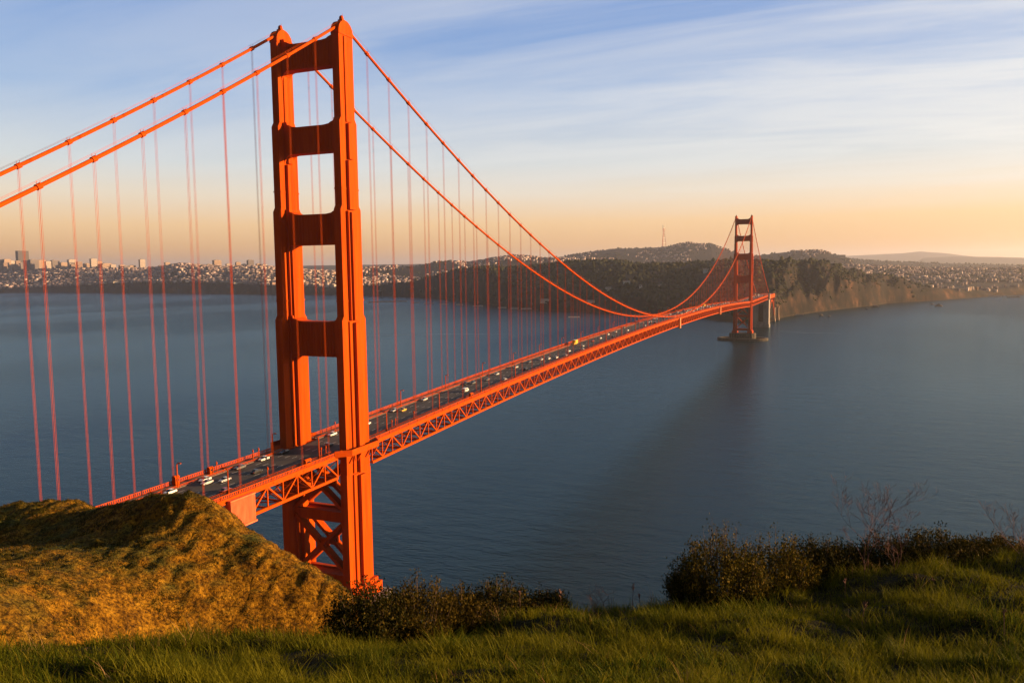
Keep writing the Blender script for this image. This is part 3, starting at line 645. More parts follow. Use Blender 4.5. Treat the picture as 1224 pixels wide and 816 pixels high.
# deck
NODE = 7.62
spans = [(-343.0+ (343-15) % NODE, -11.5), (11.5, 1268.5), (1291.5, 1623.0)]
def nodes(a, b):
    n = round((b-a)/NODE); return [a+(b-a)*k/n for k in range(n+1)]
span_names = ('side span nearest the camera', 'main span', 'side span at the far shore')
for (ya, yb), sname in zip(spans, span_names):
    nd = nodes(ya, yb)
    for sx in (-1, 1):
        t = MB(); x = sx*CX
        for k, y in enumerate(nd):
            b_ = deck_b(y); t.beam((x, y, b_+.5), (x, y, b_+7.0), .42, .42)
            if k < len(nd)-1:
                y2 = nd[k+1]; b2 = deck_b(y2)
                t.beam((x, y, b_), (x, y2, b2), .8, 1.0); t.beam((x, y, b_+7.3), (x, y2, b2+7.3), .8, 1.15)
                if k % 2 == 0: t.beam((x+.02, y, b_+7.0), (x+.02, y2, b2+.4), .5, .55)
                else: t.beam((x+.02, y, b_+.4), (x+.02, y2, b2+7.0), .5, .55)
        t.build('side_truss', M['orange_plain'], bridge)
    fb = MB()
    for k, y in enumerate(nd):
        b_ = deck_b(y)
        fb.beam((-CX, y, b_+6.9), (CX, y, b_+6.9), .5, 1.3); fb.beam((-CX, y, b_+.05), (CX, y, b_+.05), .45, .6)
        for x in (-6.5, 6.5): fb.beam((x, y, b_+.3), (x*.05, y, b_+6.3), .3, .3); fb.beam((x, y, b_+.3), (x*2.05, y, b_+6.3), .3, .3)
        if k < len(nd)-1:
            y2 = nd[k+1]; b2 = deck_b(y2)
            fb.beam((-CX, y, b_+.03), (0, y2, b2+.03), .4, .3) if k % 2 else fb.beam((0, y, b_+.03), (-CX, y2, b2+.03), .4, .3)
            fb.beam((CX, y, b_+.03), (0, y2, b2+.03), .4, .3) if k % 2 else fb.beam((0, y, b_+.03), (CX, y2, b2+.03), .4, .3)
    fb.build('floor_beam', M['orange_plain'], bridge)
    # sidewalks and railings
    for sx in (-1, 1):
        w = MB(); rl = MB(); ir = MB()
        yy = list(np.linspace(ya-(2.5 if ya > 0 else 0), yb+2.5, max(2, int((yb-ya)/7.62)+1)))
        for k in range(len(yy)-1):
            y, y2 = yy[k], yy[k+1]; z, z2 = deck_b(y)+8.3, deck_b(y2)+8.3
            w.add([(sx*9.75, y, z), (sx*13.9, y, z), (sx*13.9, y2, z2), (sx*9.75, y2, z2), (sx*9.75, y, z-.45), (sx*13.9, y, z-.45), (sx*13.9, y2, z2-.45), (sx*9.75, y2, z2-.45)], [(0,1,2,3),(7,6,5,4),(0,3,7,4),(1,5,6,2),(0,4,5,1),(3,2,6,7)])
            rl.beam((sx*14.15, y, z-.15), (sx*14.15, y2, z2-.15), .25, .7)     # fascia
            rl.beam((sx*14.1, y, z+1.35), (sx*14.1, y2, z2+1.35), .22, .2); rl.beam((sx*14.1, y, z+.42), (sx*14.1, y2, z2+.42), .12, .12)
            rl.beam((sx*14.1, y, z+.2), (sx*14.1, y, z+1.55), .32, .3)
            npk = 10 if y < 500 else 6
            for q in range(1, npk):
                u = q/npk; ym = y+(y2-y)*u; zm_ = z+(z2-z)*u; rl.box(sx*14.1-.05, sx*14.1+.05, ym-.17, ym+.17, zm_+.42, zm_+1.3)
            ir.beam((sx*9.85, y, z+.75), (sx*9.85, y2, z2+.75), .14, .16); ir.beam((sx*9.85, y, z+.35), (sx*9.85, y2, z2+.35), .1, .12)
            for u in (0, .5):
                ym = y+(y2-y)*u; zm_ = z+(z2-z)*u; ir.beam((sx*9.85, ym, zm_-.02), (sx*9.85, ym, zm_+.8), .14, .14)
        w.build('sidewalk', M['walk'], bridge); rl.build('railing', M['orange_plain'], bridge); ir.build('kerb_rail', M['orange_plain'], bridge)
rd = MB(); ry = list(np.linspace(-343, 1660, 264)); vs = []; fs = []
for y in ry:
    z = deck_b(y)+8.15; vs += [(-9.6, y, z), (9.6, y, z), (9.6, y, z-.5), (-9.6, y, z-.5)]
for k in range(len(ry)-1):
    for j in range(4): fs.append((4*k+j, 4*k+(j+1) % 4, 4*k+4+(j+1) % 4, 4*k+4+j))
rd.add(vs, fs); rd.build('roadway', M['asphalt'], bridge)
lm = MB()
y = -200
while y < 1600:
    for x in (-6.3, -3.15, 0, 3.15, 6.3):
        z, z2 = deck_b(y)+8.156, deck_b(y+3)+8.156; wl = .08
        lm.add([(x-wl, y, z), (x+wl, y, z), (x+wl, y+3, z2), (x-wl, y+3, z2)], [(0,1,2,3)])
    y += 12
lm.build('lane_marking', M['paintwhite'], bridge)
# maintenance travellers and work enclosure hung on the truss
TRV = noisy('traveller_paint', [(.3, (.50,.13,.03)), (.7, (.60,.19,.05))], .6, .6)
for yc, hz in ((617, 1.0), (905, .9)):
    t = MB(); b_ = deck_b(yc)
    t.box(14.3, 15.7, yc-2.6, yc+2.6, b_-2.6, b_+8.4); t.box(-15.1, 15.1, yc-1.5, yc+1.5, b_-2.0, b_-1.3); t.box(-15.1, -14.3, yc-2.2, yc+2.2, b_-1.3, b_+8.4)
    t.build('maintenance_traveller', TRV, bridge)
en = MB(); b_ = deck_b(-63); y0_, y1_ = -68.6, -57.8
en.box(13.2, 15.4, y0_, y1_, b_-1.0, b_+7.4)
for k in range(22):
    y = y0_+.2+k*(y1_-y0_-.4)/21; en.box(15.4, 15.56, y-.13, y+.13, b_-1.0, b_+7.4)
en.box(13.0, 15.9, y0_-.3, y1_+.3, b_-1.5, b_-1.0); en.box(13.1, 15.7, y0_-.15, y1_+.15, b_+7.4, b_+7.7)
en.build('work_enclosure', noisy('corrugated_sheet', [(.3, (.60,.10,.03)), (.7, (.70,.17,.06))], .6, .6, stretch=(1, 1, .2)), bridge)

# concrete pylon and steel arch at the far shore
py = empty('concrete_pylon', (0, 1606, 0)); tag(py, 'grey concrete pylon under the far end of the bridge, beside the bluff', 'pylon')
m = MB(); m.box(-17, -5.5, -13, 13, -3, 61.2); m.box(5.5, 17.2, -13, 13, -3, 61.2); m.box(-5.5, 5.5, -9, 9, -3, 12); m.box(-5.5, 5.5, -9, 9, 50, 61.0); m.box(-18.2, 18.2, -14, 14, -3, 7)
m.build('wall', M['concrete'], py)
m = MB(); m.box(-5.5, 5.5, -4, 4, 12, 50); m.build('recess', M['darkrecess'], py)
m = MB(); m.box(13.0, 17.6, 2, 12, 61.2, 74.5); m.box(-17.6, -13.0, 2, 12, 61.2, 74.5); m.build('pylon_house', M['concrete'], py)
for (px, top, bot, dy, wv, lab) in ((927, 361, 385, 60, 7, 'tall orange steel frame lit by the sun behind the concrete pylon'),):
    ar = empty('steel_arch', (0, 1700, 0)); tag(ar, lab, 'arch')
    for sx in (-1, 1):
        m = MB(); prev = None
        for k in range(13):
            t = k/12; yk = -70+140*t; zk = 18+38*(1-(2*t-1)**2); cur = (sx*13, yk, zk)
            if prev: m.beam(prev, cur, 2.2, 3.2)
            m.beam(cur, (sx*13, yk, 61), 1.0, 1.0); prev = cur
        m.build('arch_rib', M['orange_plain'], ar)
    m = MB(); m.box(-14, 14, -78, 75, 61.2, 69.5); m.build('deck_girder', M['orange_plain'], ar)
for k, (px, top, bot, w) in enumerate(((924.5, 369, 382.5, 3.2), (929.5, 368, 381, 2.4))):
    p = on_z(px, bot, 3); r_ = math.hypot(p[0]-CAM[0], p[1]-CAM[1]); h = (bot-top)/FOC*r_; ww = w/FOC*r_
    m = MB(); m.box(-ww/2, ww/2, -ww/2, ww/2, -4, h); m.box(-ww/2-1, ww/2+1, -ww/2-1, ww/2+1, h+.02, h+1.5); m.box(-ww/2-1.2, ww/2+1.2, -ww/2-1.2, ww/2+1.2, -4, 3)
    o = m.build('pier_block', HM[1]); o.location = (p[0], p[1], 3)
    tag(o, ('shorter sunlit block beside the concrete pylon' if k == 0 else 'narrow sunlit block at the foot of the bluff, right of the pylon'), 'block')

# ------------------------------------------------------------------ street lamps
def lamp_proto():
    r = empty('street_lamp'); p = MB(); p.tube([(0,0,0),(0,0,.9),(0,0,1.0),(0,0,7.2)], [.32,.30,.23,.20], 8); p.build('pole', M['orange_plain'], r)
    a = MB(); a.tube([(0,0,7.0),(-.15,0,7.6),(-.6,0,7.95),(-1.3,0,7.95)], .17, 6); a.build('arm', M['orange_plain'], r)
    l = MB(); l.tube([(-1.3,0,8.05),(-1.35,0,7.95),(-1.35,0,7.72)], [.18,.38,.30], 8); l.tube([(-1.35,0,7.9),(-1.8,0,7.9)], [.28,.2], 6); lo = l.build('lamp_head', M['orange_plain'], r)
    g = MB(); g.tube([(-1.35,0,7.715),(-1.35,0,7.55)], [.27,.15], 8); g.build('lens', M['lampglass'], lo)
    return r
lp = lamp_proto(); used = False
for side_, sx in (('west', 1), ('east', -1)):
    for k in range(-2, 28):
        y = 28.3+46.0*k
        if y < -110 or y > 1260: continue
        o = copy_tree(lp) if used else lp; used = True
        o.location = (sx*10.35, y, deck_b(y)+8.3); o.rotation_euler = (0, 0, 0 if sx > 0 else math.pi)
        d_ = '%s south of the near tower' % ORD[k+1] if k >= 0 else '%s north of the near tower' % ORD[-k]
        tag(o, 'orange street lamp on the %s kerb of the bridge, %s' % (side_, d_), 'street lamp', 'street lamps on the bridge')
# roadside posts and boxes on the sidewalks
def post(x, y, h, label, w=.3):
    m = MB(); z = deck_b(y)+8.3; m.tube([(0,0,0),(0,0,h-.3),(0,0,h)], [w*.5, w*.45, w*.2], 8); m.box(-w*.8, w*.8, -w*.6, w*.6, h-1.0, h-.35)
    o = m.build('call_post', M['orange_plain']); o.location = (x, y, z); tag(o, label, 'post', 'posts on the bridge sidewalk')
for k, (x, y) in enumerate(((10.8,-17.0),(10.8,-14.2),(-10.8,-25),(-10.8,-28),(10.8,31.6),(10.8,34.4),(10.8,-46),(10.8,50),(-10.8,25),(-10.8,22),(-10.8,-46))):
    nm = ['left of the pair before the near tower', 'right of the pair before the near tower', 'right of the pair on the far side, before the tower', 'left of the pair on the far side, before the tower', 'left of the pair just past the near tower', 'right of the pair just past the near tower', 'standing alone before the near tower', 'standing alone past the near tower', 'right of the far side pair past the tower', 'left of the far side pair past the tower', 'alone on the far side before the tower'][k]
    post(x, y, 4.2, 'short orange post, '+nm)
def kiosk(x, y, w, d, h, label):
    m = MB(); m.box(-w/2, w/2, -d/2, d/2, 0, h); o = m.build('kiosk', M['orange_plain']); o.location = (x, y, deck_b(y)+8.3)
    r = MB(); r.prism([(-w/2-.15, h+.01), (w/2+.15, h+.01), (w*.2, h+.5), (-w*.2, h+.5)], -d/2-.15, d/2+.15, 'y'); r.build('roof', M['orange_plain'], o)
    g = MB(); g.box(-w/2-.02, w/2+.02, -d*.3, d*.3, h*.5, h*.85); g.build('window', M['glass'], o); tag(o, label, 'kiosk')
kiosk(-12.8, -62, 1.5, 1.7, 2.7, 'small orange kiosk on the far sidewalk near the hill')
kiosk(12.6, -27.5, 1.2, 3.0, 2.0, 'low orange cabinet on the near sidewalk before the tower')
kiosk(12.9, 103, 1.2, 2.6, 2.2, 'orange cabinet at the near railing past the tower')
kiosk(-12.8, -47, 1.4, 1.6, 1.9, 'squat orange box at the far railing before the tower')

# ------------------------------------------------------------------ vehicles
def loft(m, secs):
    """secs: list of (y, [(x,z)...]) equal-length rings, capped"""
    n = len(secs[0][1]); vs = [(x, y, z) for y, R in secs for x, z in R]; fs = []
    for i in range(len(secs)-1):
        for k in range(n): fs.append((i*n+k, i*n+(k+1) % n, (i+1)*n+(k+1) % n, (i+1)*n+k))
    fs.append(tuple(range(n))); fs.append(tuple((len(secs)-1)*n+k for k in reversed(range(n)))); m.add(vs, fs)
def ringsec(hw, z0, z1, tw): return [(-hw*.94, z0), (hw*.94, z0), (hw, z0+.25*(z1-z0)), (hw*.97, z1-.08), (tw, z1), (-tw, z1), (-hw*.97, z1-.08), (-hw, z0+.25*(z1-z0))]
def car_meshes(kind):
    B, G, Wh, H, Tl = MB(), MB(), [], MB(), MB()
    if kind == 'car':
        L, hw, zb, roof = 2.25, .9, .78, 1.42
        loft(B, [(-2.25, ringsec(.72, .42, .70, .6)), (-2.1, ringsec(.86, .26, .84, .76)), (-1.3, ringsec(.9, .22, .9, .84)), (.7, ringsec(.9, .22, .93, .84)), (1.6, ringsec(.88, .22, .82, .76)), (2.15, ringsec(.8, .28, .66, .66)), (2.25, ringsec(.64, .36, .58, .5))])
        loft(G, [(-1.75, [(-.70,.86),(.70,.86),(.62,.90),(-.62,.90)]), (-1.1, [(-.80,.88),(.80,.88),(.60,1.36),(-.60,1.36)]), (.25, [(-.80,.88),(.80,.88),(.60,1.38),(-.60,1.38)]), (1.05, [(-.78,.86),(.78,.86),(.66,.92),(-.66,.92)])])
        B.box(-.57, .57, -1.05, .2, 1.385, 1.43)
        wy, wr = (1.38, -1.38), .33
        H.box(-.72, -.42, 2.12, 2.24, .52, .66); H.box(.42, .72, 2.12, 2.24, .52, .66); Tl.box(-.78, -.45, -2.26, -2.12, .62, .78); Tl.box(.45, .78, -2.26, -2.12, .62, .78)
    elif kind == 'van':
        loft(B, [(-2.5, ringsec(.9, .3, 1.7, .8)), (-2.4, ringsec(.98, .26, 1.95, .86)), (1.2, ringsec(.98, .26, 1.95, .86)), (1.75, ringsec(.96, .26, 1.15, .84)), (2.45, ringsec(.9, .3, .95, .74)), (2.55, ringsec(.7, .4, .8, .6))])
        G.box(-.99, .99, -1.9, .9, 1.2, 1.68); G.box(-.82, .82, -2.52, -2.36, 1.2, 1.7)
        loft(G, [(1.22, [(-.86,1.2),(.86,1.2),(.84,1.9),(-.84,1.9)]), (1.78, [(-.86,1.12),(.86,1.12),(.85,1.2),(-.85,1.2)])])
        wy, wr = (1.55, -1.55), .36
        H.box(-.8, -.5, 2.4, 2.54, .62, .8); H.box(.5, .8, 2.4, 2.54, .62, .8); Tl.box(-.9, -.7, -2.54, -2.44, .8, 1.2); Tl.box(.7, .9, -2.54, -2.44, .8, 1.2)
    else:  # box truck
        B.box(-1.2, 1.2, -4.3, 1.7, .95, 3.7); loft(B, [(1.85, ringsec(1.05, .5, 2.5, .95)), (2.9, ringsec(1.05, .5, 2.4, .95)), (3.4, ringsec(1.02, .5, 1.45, .9)), (3.9, ringsec(.95, .5, 1.25, .8))]); B.box(-.9, .9, -4.2, 3.4, .6, .9)
        loft(G, [(2.3, [(-1.06,1.5),(1.06,1.5),(1.0,2.2),(-1.0,2.2)]), (2.95, [(-1.06,1.5),(1.06,1.5),(1.0,2.2),(-1.0,2.2)]), (3.35, [(-1.0,1.46),(1.0,1.46),(.95,1.56),(-.95,1.56)])])
        wy, wr = (2.7, -2.9), .48
        H.box(-.85, -.55, 3.8, 3.92, .8, 1.0); H.box(.55, .85, 3.8, 3.92, .8, 1.0); Tl.box(-1.1, -.85, -4.34, -4.28, 1.0, 1.25); Tl.box(.85, 1.1, -4.34, -4.28, 1.0, 1.25)
    for y in wy:
        for sx in (-1, 1):
            w = MB(); hwid = 1.0 if kind == 'truck' else (.92 if kind == 'van' else .86)
            w.tube([(sx*(hwid-.2), y, wr), (sx*(hwid+.02), y, wr)], wr, 12); Wh.append(w)
    return B, G, Wh, H, Tl
CARP = {'white': (.78,.77,.74), 'silver': (.45,.46,.47), 'black': (.018,.018,.02), 'grey': (.12,.125,.13), 'red': (.32,.03,.02), 'yellow': (.70,.42,.05), 'blue': (.03,.06,.16)}
PM = {}
def paint(c):
    if c not in PM:
        col = CARP[c]; PM[c] = noisy('car_paint_'+c, [(.3, tuple(k*.93 for k in col)), (.7, col)], 1.5, .28, spec=.5)
    return PM[c]
PROTO = {}
def car(kind, color, far):
    key = (kind, color, far)
    if key in PROTO: return copy_tree(PROTO[key])
    nm = {'car': 'car', 'van': 'van', 'truck': 'box_truck'}[kind]
    B, G, Wh, H, Tl = car_meshes(kind)
    if far:
        for w in Wh: pass
        r = empty(nm); B.build('body', paint(color), r); G.build('window', M['glass'], r)
    else:
        r = empty(nm); B.build('body', paint(color), r); G.build('window', M['glass'], r); H.build('headlight', M['headlight'], r); Tl.build('taillight', M['taillight'], r)
        for w in Wh: w.build('wheel', M['tyre'], r)
    PROTO[key] = r; return r
LANES = [-7.9, -4.7, -1.6, 1.6, 4.7, 7.9]
LN = ['outermost far lane', 'middle far lane', 'inner far lane', 'inner near lane', 'middle near lane', 'outermost near lane']
traffic = [(-7,-69.5,'white','car'),(-8,-54.5,'white','car'),(-4.3,-57.1,'silver','car'),(-0.6,-52.6,'silver','car'),(-6.4,-38.1,'grey','car'),(-8.5,-25.6,'white','car'),(1.8,-40.8,'black','car'),(-7.0,-14.6,'black','car'),(7.5,-62,'red','car'),
    (-7.9,15.9,'white','car'),(.8,.4,'grey','car'),(-5.1,36.4,'white','car'),(-8.5,64.4,'silver','car'),(-3.4,66.3,'yellow','car'),(-6.6,92.1,'silver','car'),(2.3,119.1,'white','van'),(-8.3,139.1,'black','car'),(-5,142,'grey','car'),(-2.6,154.2,'grey','car'),(-5.3,174.1,'silver','car'),(7.2,157,'white','car'),
    (-3.6,202.2,'silver','car'),(4.7,196,'black','car'),(-4.9,225.7,'grey','car'),(-1.6,238.5,'silver','car'),(1.8,244.2,'white','car'),(5,250.6,'white','car'),(7.9,261.1,'white','car'),(1.2,285.7,'white','car'),(-8,327.5,'yellow','truck'),(1.9,317.1,'silver','car'),(8.7,298.2,'white','car'),(-1.5,352.1,'red','car'),(-3.1,373.5,'white','car'),(-4,405.8,'white','car'),(-4.1,430,'silver','car'),(2.9,446,'white','car'),(-.8,549.5,'white','car'),(-3.8,590.8,'white','car'),(4.8,388,'black','car'),(7.9,420,'grey','car'),(-7.9,470,'grey','car'),(4.7,500,'silver','car')]
rc = random.Random(3)
for li, x in enumerate(LANES):
    y = 520+rc.uniform(0, 30)
    while y < 1640:
        if 1560 < y < 1580 and li == 0: pass
        traffic.append((x, y, rc.choice(['white','white','silver','silver','grey','black','red','white','blue']), rc.choice(['car']*7+['van'])))
        y += rc.uniform(16, 60) if y > 640 else rc.uniform(40, 110)
traffic.append((-4.7, 1585, 'white', 'truck')); traffic.append((-7.9, 905, 'yellow', 'truck'))
count = {}
done = []
for x, y, c, k in sorted(traffic, key=lambda q: q[1]):
    li = min(range(6), key=lambda i: abs(LANES[i]-x))
    if any(a == li and abs(b-y) < 7.5 for a, b in done): continue
    done.append((li, y))
    o = car(k, c, y > 420); o.location = (LANES[li]+(x-LANES[li])*.25*(abs(x-LANES[li]) < 1.5), y, deck_b(y)+8.17)
    sl = (deck_b(y+1)-deck_b(y-1))/2
    north = li < 3
    o.rotation_euler = (math.atan(sl)*(-1 if north else 1), 0, math.pi if north else 0)
    kk = (li, c, k, y < 0); count[kk] = count.get(kk, 0)+1
    kn = {'car': 'car', 'van': 'van', 'truck': 'box truck'}[k]
    tag(o, '%s %s in the %s, %s such one %s the near tower' % (c, kn, LN[li], ORD[count[kk]], 'before' if y < 0 else 'past'), kn, 'traffic on the bridge deck')

# ================================================================== NEAR HILLSIDE
ctl = []
def cp(px, py, v): ctl.append(at_depth(px, py, v))
def cw(u, v, z): x, y = from_uv(u, v); ctl.append(np.array([x, y, CAM[2]+z]))
for u in (-16, -8, 0, 8, 16): cw(u, 0, -1.75+.03*u*(u < 0)); cw(u*1.4, -12, 2.2); cw(u, 5, -3.7)
for px in (-250, 0, 250, 500, 750, 1000, 1224, 1450): cp(px, 822, 11)
CREST = [(-160,780,15),(0,778,15),(150,775,16),(300,772,17),(400,768,18),(470,758,18.5),(540,748,19),(640,736,20),(720,731,21),(800,728,21.5),(900,712,22),(1000,697,23),(1100,682,23),(1224,664,23),(1400,648,24)]
for px, py, v in CREST:
    cp(px, py, v); P = at_depth(px, py, v); u, vv = uv_of(P); z = P[2]-CAM[2]
    cp(px, py+(822-py)*.45, v-(v-11)*.52)
    for dv, dz in ((5, 3.6), (12, 10.5)):
        s = (vv+dv)/vv
        if u*s < -6 and dv > 6: dz *= 1.0
        cw(u*s, vv+dv, z-dz)
HILL = [(212,589,88),(180,593,91),(150,600,95),(245,594,87),(265,608,86),(300,641,83),(330,657,82),(356,672,81),(380,687,80),(408,706,79),(440,735,78),
        (100,601,104),(50,606,107),(0,616,108),(-60,628,108),(-160,640,108),
        (210,620,83),(210,660,78),(208,700,74),(205,750,70),(205,800,66),(270,660,80),(275,710,75.5),(275,770,71),(330,700,77.5),(335,760,73.5),(390,760,75),(150,640,82),(150,690,72.5),(145,740,66.5),(140,800,62),
        (110,633,88),(60,640,90),(20,644,90),(-40,645,90),(60,660,76),(0,668,72),(-60,672,68),(90,690,68.5),(40,710,62),(-20,715,57),(80,760,60),(0,770,54),(-70,770,50),(-180,690,62),(-180,760,50)]
for q in HILL: cp(*q)
for px, py, v in ((212,589,88),(150,600,95),(50,606,107),(300,641,83),(380,687,80),(440,735,78),(-60,628,108)):
    P = at_depth(px, py, v); u, vv = uv_of(P)
    for k, dv in ((1.10, 14), (1.12, 34)):
        cw(u*(vv+dv)/vv, vv+dv, (P[2]-CAM[2])-(.62*dv+2))
for u, v, z in ((-10,55,-40),(0,60,-44),(10,50,-38),(25,50,-40),(45,45,-36),(70,40,-33),(0,90,-62),(25,90,-64),(60,90,-64),(100,90,-66),(-40,140,-62),(-80,150,-52),(-120,150,-45),(0,150,-92),(60,150,-100),(120,150,-105),(-60,200,-95),(-130,210,-85),(0,210,-116),(60,210,-128),(-60,260,-122),(-130,280,-115),
                (-115,100,-25),(-130,60,-18),(-60,42,-24),(-30,45,-26),(-90,30,-12),(60,10,-8),(120,30,-25),(130,-20,5),(-80,0,4),(0,-30,8),(-60,-30,12),(60,-30,8),(170,90,-75),(180,200,-139)): cw(u, v, z)
CT = np.array(ctl); cu, cv = uv_of(CT); cz = CT[:, 2]
def phi(d): return np.sqrt(d*d+4.0)
D = np.hypot(cu[:, None]-cu[None], cv[:, None]-cv[None]); n = len(cu)
Am = np.zeros((n+3, n+3)); Am[:n, :n] = -phi(D)+np.eye(n)*.03; Q = np.stack([np.ones(n), cu/50, cv/50], 1); Am[:n, n:] = Q; Am[n:, :n] = Q.T
wts = np.linalg.solve(Am, np.concatenate([cz, np.zeros(3)]))
def ground(u, v, detail=True):
    u = np.asarray(u, float); v = np.asarray(v, float); sh_ = u.shape; u = u.ravel(); v = v.ravel(); z = np.empty(len(u))
    for s in range(0, len(u), 20000):
        d = np.hypot(u[s:s+20000, None]-cu, v[s:s+20000, None]-cv)
        z[s:s+20000] = -phi(d)@wts[:n]+wts[n]+wts[n+1]*u[s:s+20000]/50+wts[n+2]*v[s:s+20000]/50
    if detail:
        k = np.clip((v-40)/15, 0, 1); nr = 1-k
        z += nr*(.30*fbm(u/3.0, v/2.6, 4))
        f1 = fbm(u/7.5+3, v/7.5, 5, .55); f2 = fbm(u/1.7, v/1.7+5, 4, .6)
        kb = k*np.clip((125-v)/15, .35, 1)
        z += kb*(-.35*np.abs(f1)+.1+.22*f2+.20*fbm(u/1.8-8, v/7+2, 4)+.18*fbm(u/.8, v/1.0, 3)-.8*np.clip(fbm(u/4+11, v/9, 2)-.45, 0, 1))
        z = np.where(v > 120, np.minimum(z, 60), z)
    # the strait's edge round the near tower
    x, y = CAM[0]+HR[0]*u+HF[0]*v, CAM[1]+HR[1]*u+HF[1]*v
    lim = np.clip((18-y)*1.15+4+.08*np.maximum(-x, 0), -5, 400); z = np.minimum(z, lim)
    pad = np.clip(1-(np.hypot(x/40, (y+2)/22)-1)*2, 0, 1); z = z*(1-pad)+np.minimum(z, 9.5)*pad
    return z.reshape(sh_)
us = np.concatenate([np.arange(-230, -82, 6.0), np.arange(-82, -26, .42), np.arange(-26, 26, .32), np.arange(26, 62, 1.2), np.arange(62, 240, 6.0)])
vs_ = np.concatenate([np.arange(-40, 4, 2.0), np.arange(4, 26, .25), np.arange(26, 62, .8), np.arange(62, 112, .38), np.arange(112, 150, 1.2), np.arange(150, 345, 5.0)])
UU, VV = np.meshgrid(us, vs_); ZZ = ground(UU, VV)
X, Y = from_uv(UU, VV); Vt = np.stack([X, Y, ZZ], -1).reshape(-1, 3); nu, nv = len(us), len(vs_)
idx = np.arange(nu*nv).reshape(nv, nu)
F = np.stack([idx[:-1, :-1], idx[:-1, 1:], idx[1:, 1:], idx[1:, :-1]], -1).reshape(-1, 4)
def _hill(t, p):
    n1_ = noise(t, .11, 6, .62); n2_ = noise(t, .8, 6, .7); n3_ = noise(t, 3.2, 5, .7)
    gold = ramp(t, n2_, [(.28, (.035,.017,.002)), (.42, (.115,.054,.004)), (.56, (.215,.105,.006)), (.72, (.33,.18,.014))])
    green = ramp(t, n2_, [(.3, (.022,.028,.005)), (.6, (.075,.080,.014)), (.75, (.16,.12,.025))])
    geo = t.nodes.new('ShaderNodeNewGeometry'); sn = t.nodes.new('ShaderNodeSeparateXYZ'); t.links.new(geo.outputs['Normal'], sn.inputs[0])
    fl = t.nodes.new('ShaderNodeMapRange'); fl.inputs[1].default_value = .80; fl.inputs[2].default_value = .97; t.links.new(sn.outputs[2], fl.inputs[0])
    a = t.nodes.new('ShaderNodeMath'); a.operation = 'MULTIPLY_ADD'; t.links.new(n1_, a.inputs[0]); a.inputs[1].default_value = 3.6; a.inputs[2].default_value = -2.0
    b = t.nodes.new('ShaderNodeMath'); b.operation = 'MULTIPLY_ADD'; t.links.new(fl.outputs[0], b.inputs[0]); b.inputs[1].default_value = .75; t.links.new(a.outputs[0], b.inputs[2]); b.use_clamp = True
    c0 = mixc(t, b.outputs[0], gold, green)
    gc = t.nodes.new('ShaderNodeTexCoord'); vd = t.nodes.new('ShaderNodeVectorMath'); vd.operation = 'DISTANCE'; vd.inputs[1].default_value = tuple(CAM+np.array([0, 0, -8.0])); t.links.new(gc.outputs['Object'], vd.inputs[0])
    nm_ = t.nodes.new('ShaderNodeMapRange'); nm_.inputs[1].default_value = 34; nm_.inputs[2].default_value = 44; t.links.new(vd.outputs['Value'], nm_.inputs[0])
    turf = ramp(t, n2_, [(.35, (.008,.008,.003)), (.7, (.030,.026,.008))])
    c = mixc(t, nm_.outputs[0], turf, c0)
    sp = ramp(t, n3_, [(.38, (.28,.25,.20)), (.50, (.85,.85,.85)), (.62, (1.25,1.22,1.15))])
    m = t.nodes.new('ShaderNodeMix'); m.data_type = 'RGBA'; m.blend_type = 'MULTIPLY'; m.inputs[0].default_value = 1; t.links.new(c, m.inputs[6]); t.links.new(sp, m.inputs[7])
    t.links.new(m.outputs[2], p.inputs['Base Color']); p.inputs['Roughness'].default_value = .95; p.inputs['Specular IOR Level'].default_value = .08
    bump(t, p, n3_, .9, .35)
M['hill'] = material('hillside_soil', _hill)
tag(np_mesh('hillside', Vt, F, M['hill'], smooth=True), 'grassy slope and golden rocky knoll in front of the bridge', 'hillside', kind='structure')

# ---- blades
def blades(u, v, hgt, wid, lean, az, seg=2):
    """curved tapering blades rooted on the ground; returns V, [F4, F3]"""
    z = ground(u, v); x, y = from_uv(u, v); n = len(u); B = np.stack([x, y, z-.03], -1)
    dx, dy = np.cos(az), np.sin(az); px_, py_ = -dy, dx; rows = []
    for k in range(seg):
        t = k/seg; c = B+np.stack([dx*lean*hgt*t**1.8, dy*lean*hgt*t**1.8, hgt*t*(1-.25*lean*t)], -1); w = wid*(1-.75*t)/2
        o = np.stack([px_*w, py_*w, 0*w], -1); rows += [c-o, c+o]
    tip = B+np.stack([dx*lean*hgt, dy*lean*hgt, hgt*(1-.25*lean)], -1); rows.append(tip)
    k_ = len(rows); V = np.stack(rows, 1).reshape(-1, 3); b = (np.arange(n)*k_)[:, None]
    f4 = [np.concatenate([b+2*s, b+2*s+1, b+2*s+3, b+2*s+2], 1) for s in range(seg-1)]; f3 = np.concatenate([b+2*seg-2, b+2*seg-1, b+2*seg], 1)
    return V, f4+[f3]
def clumps(nc, per, umin, vmin, vmax, spread, hmul=1.0, keep=None, wid=(.010, .022), umax=None):
    v = rng.uniform(vmin, vmax, nc); half = v*.70+5.0
    u = rng.uniform(-1, 1, nc)*half if umax is None else rng.uniform(umin, umax, nc)
    if keep is not None:
        k = keep(u, v); u, v = u[k], v[k]
    m = len(u); ch = rng.uniform(.55, 1.25, m)
    U = np.repeat(u, per)+rng.normal(0, spread, m*per); Vv = np.repeat(v, per)+rng.normal(0, spread, m*per)
    tall = np.clip(1+1.0*fbm(U/1.5, Vv/1.5, 3), .25, 2.0)
    h = np.repeat(ch, per)*rng.uniform(.13, .36, m*per)*tall*hmul
    return blades(U, Vv, h, rng.uniform(*wid, m*per), rng.uniform(.15, 1.0, m*per), rng.uniform(0, 6.283, m*per), 3)
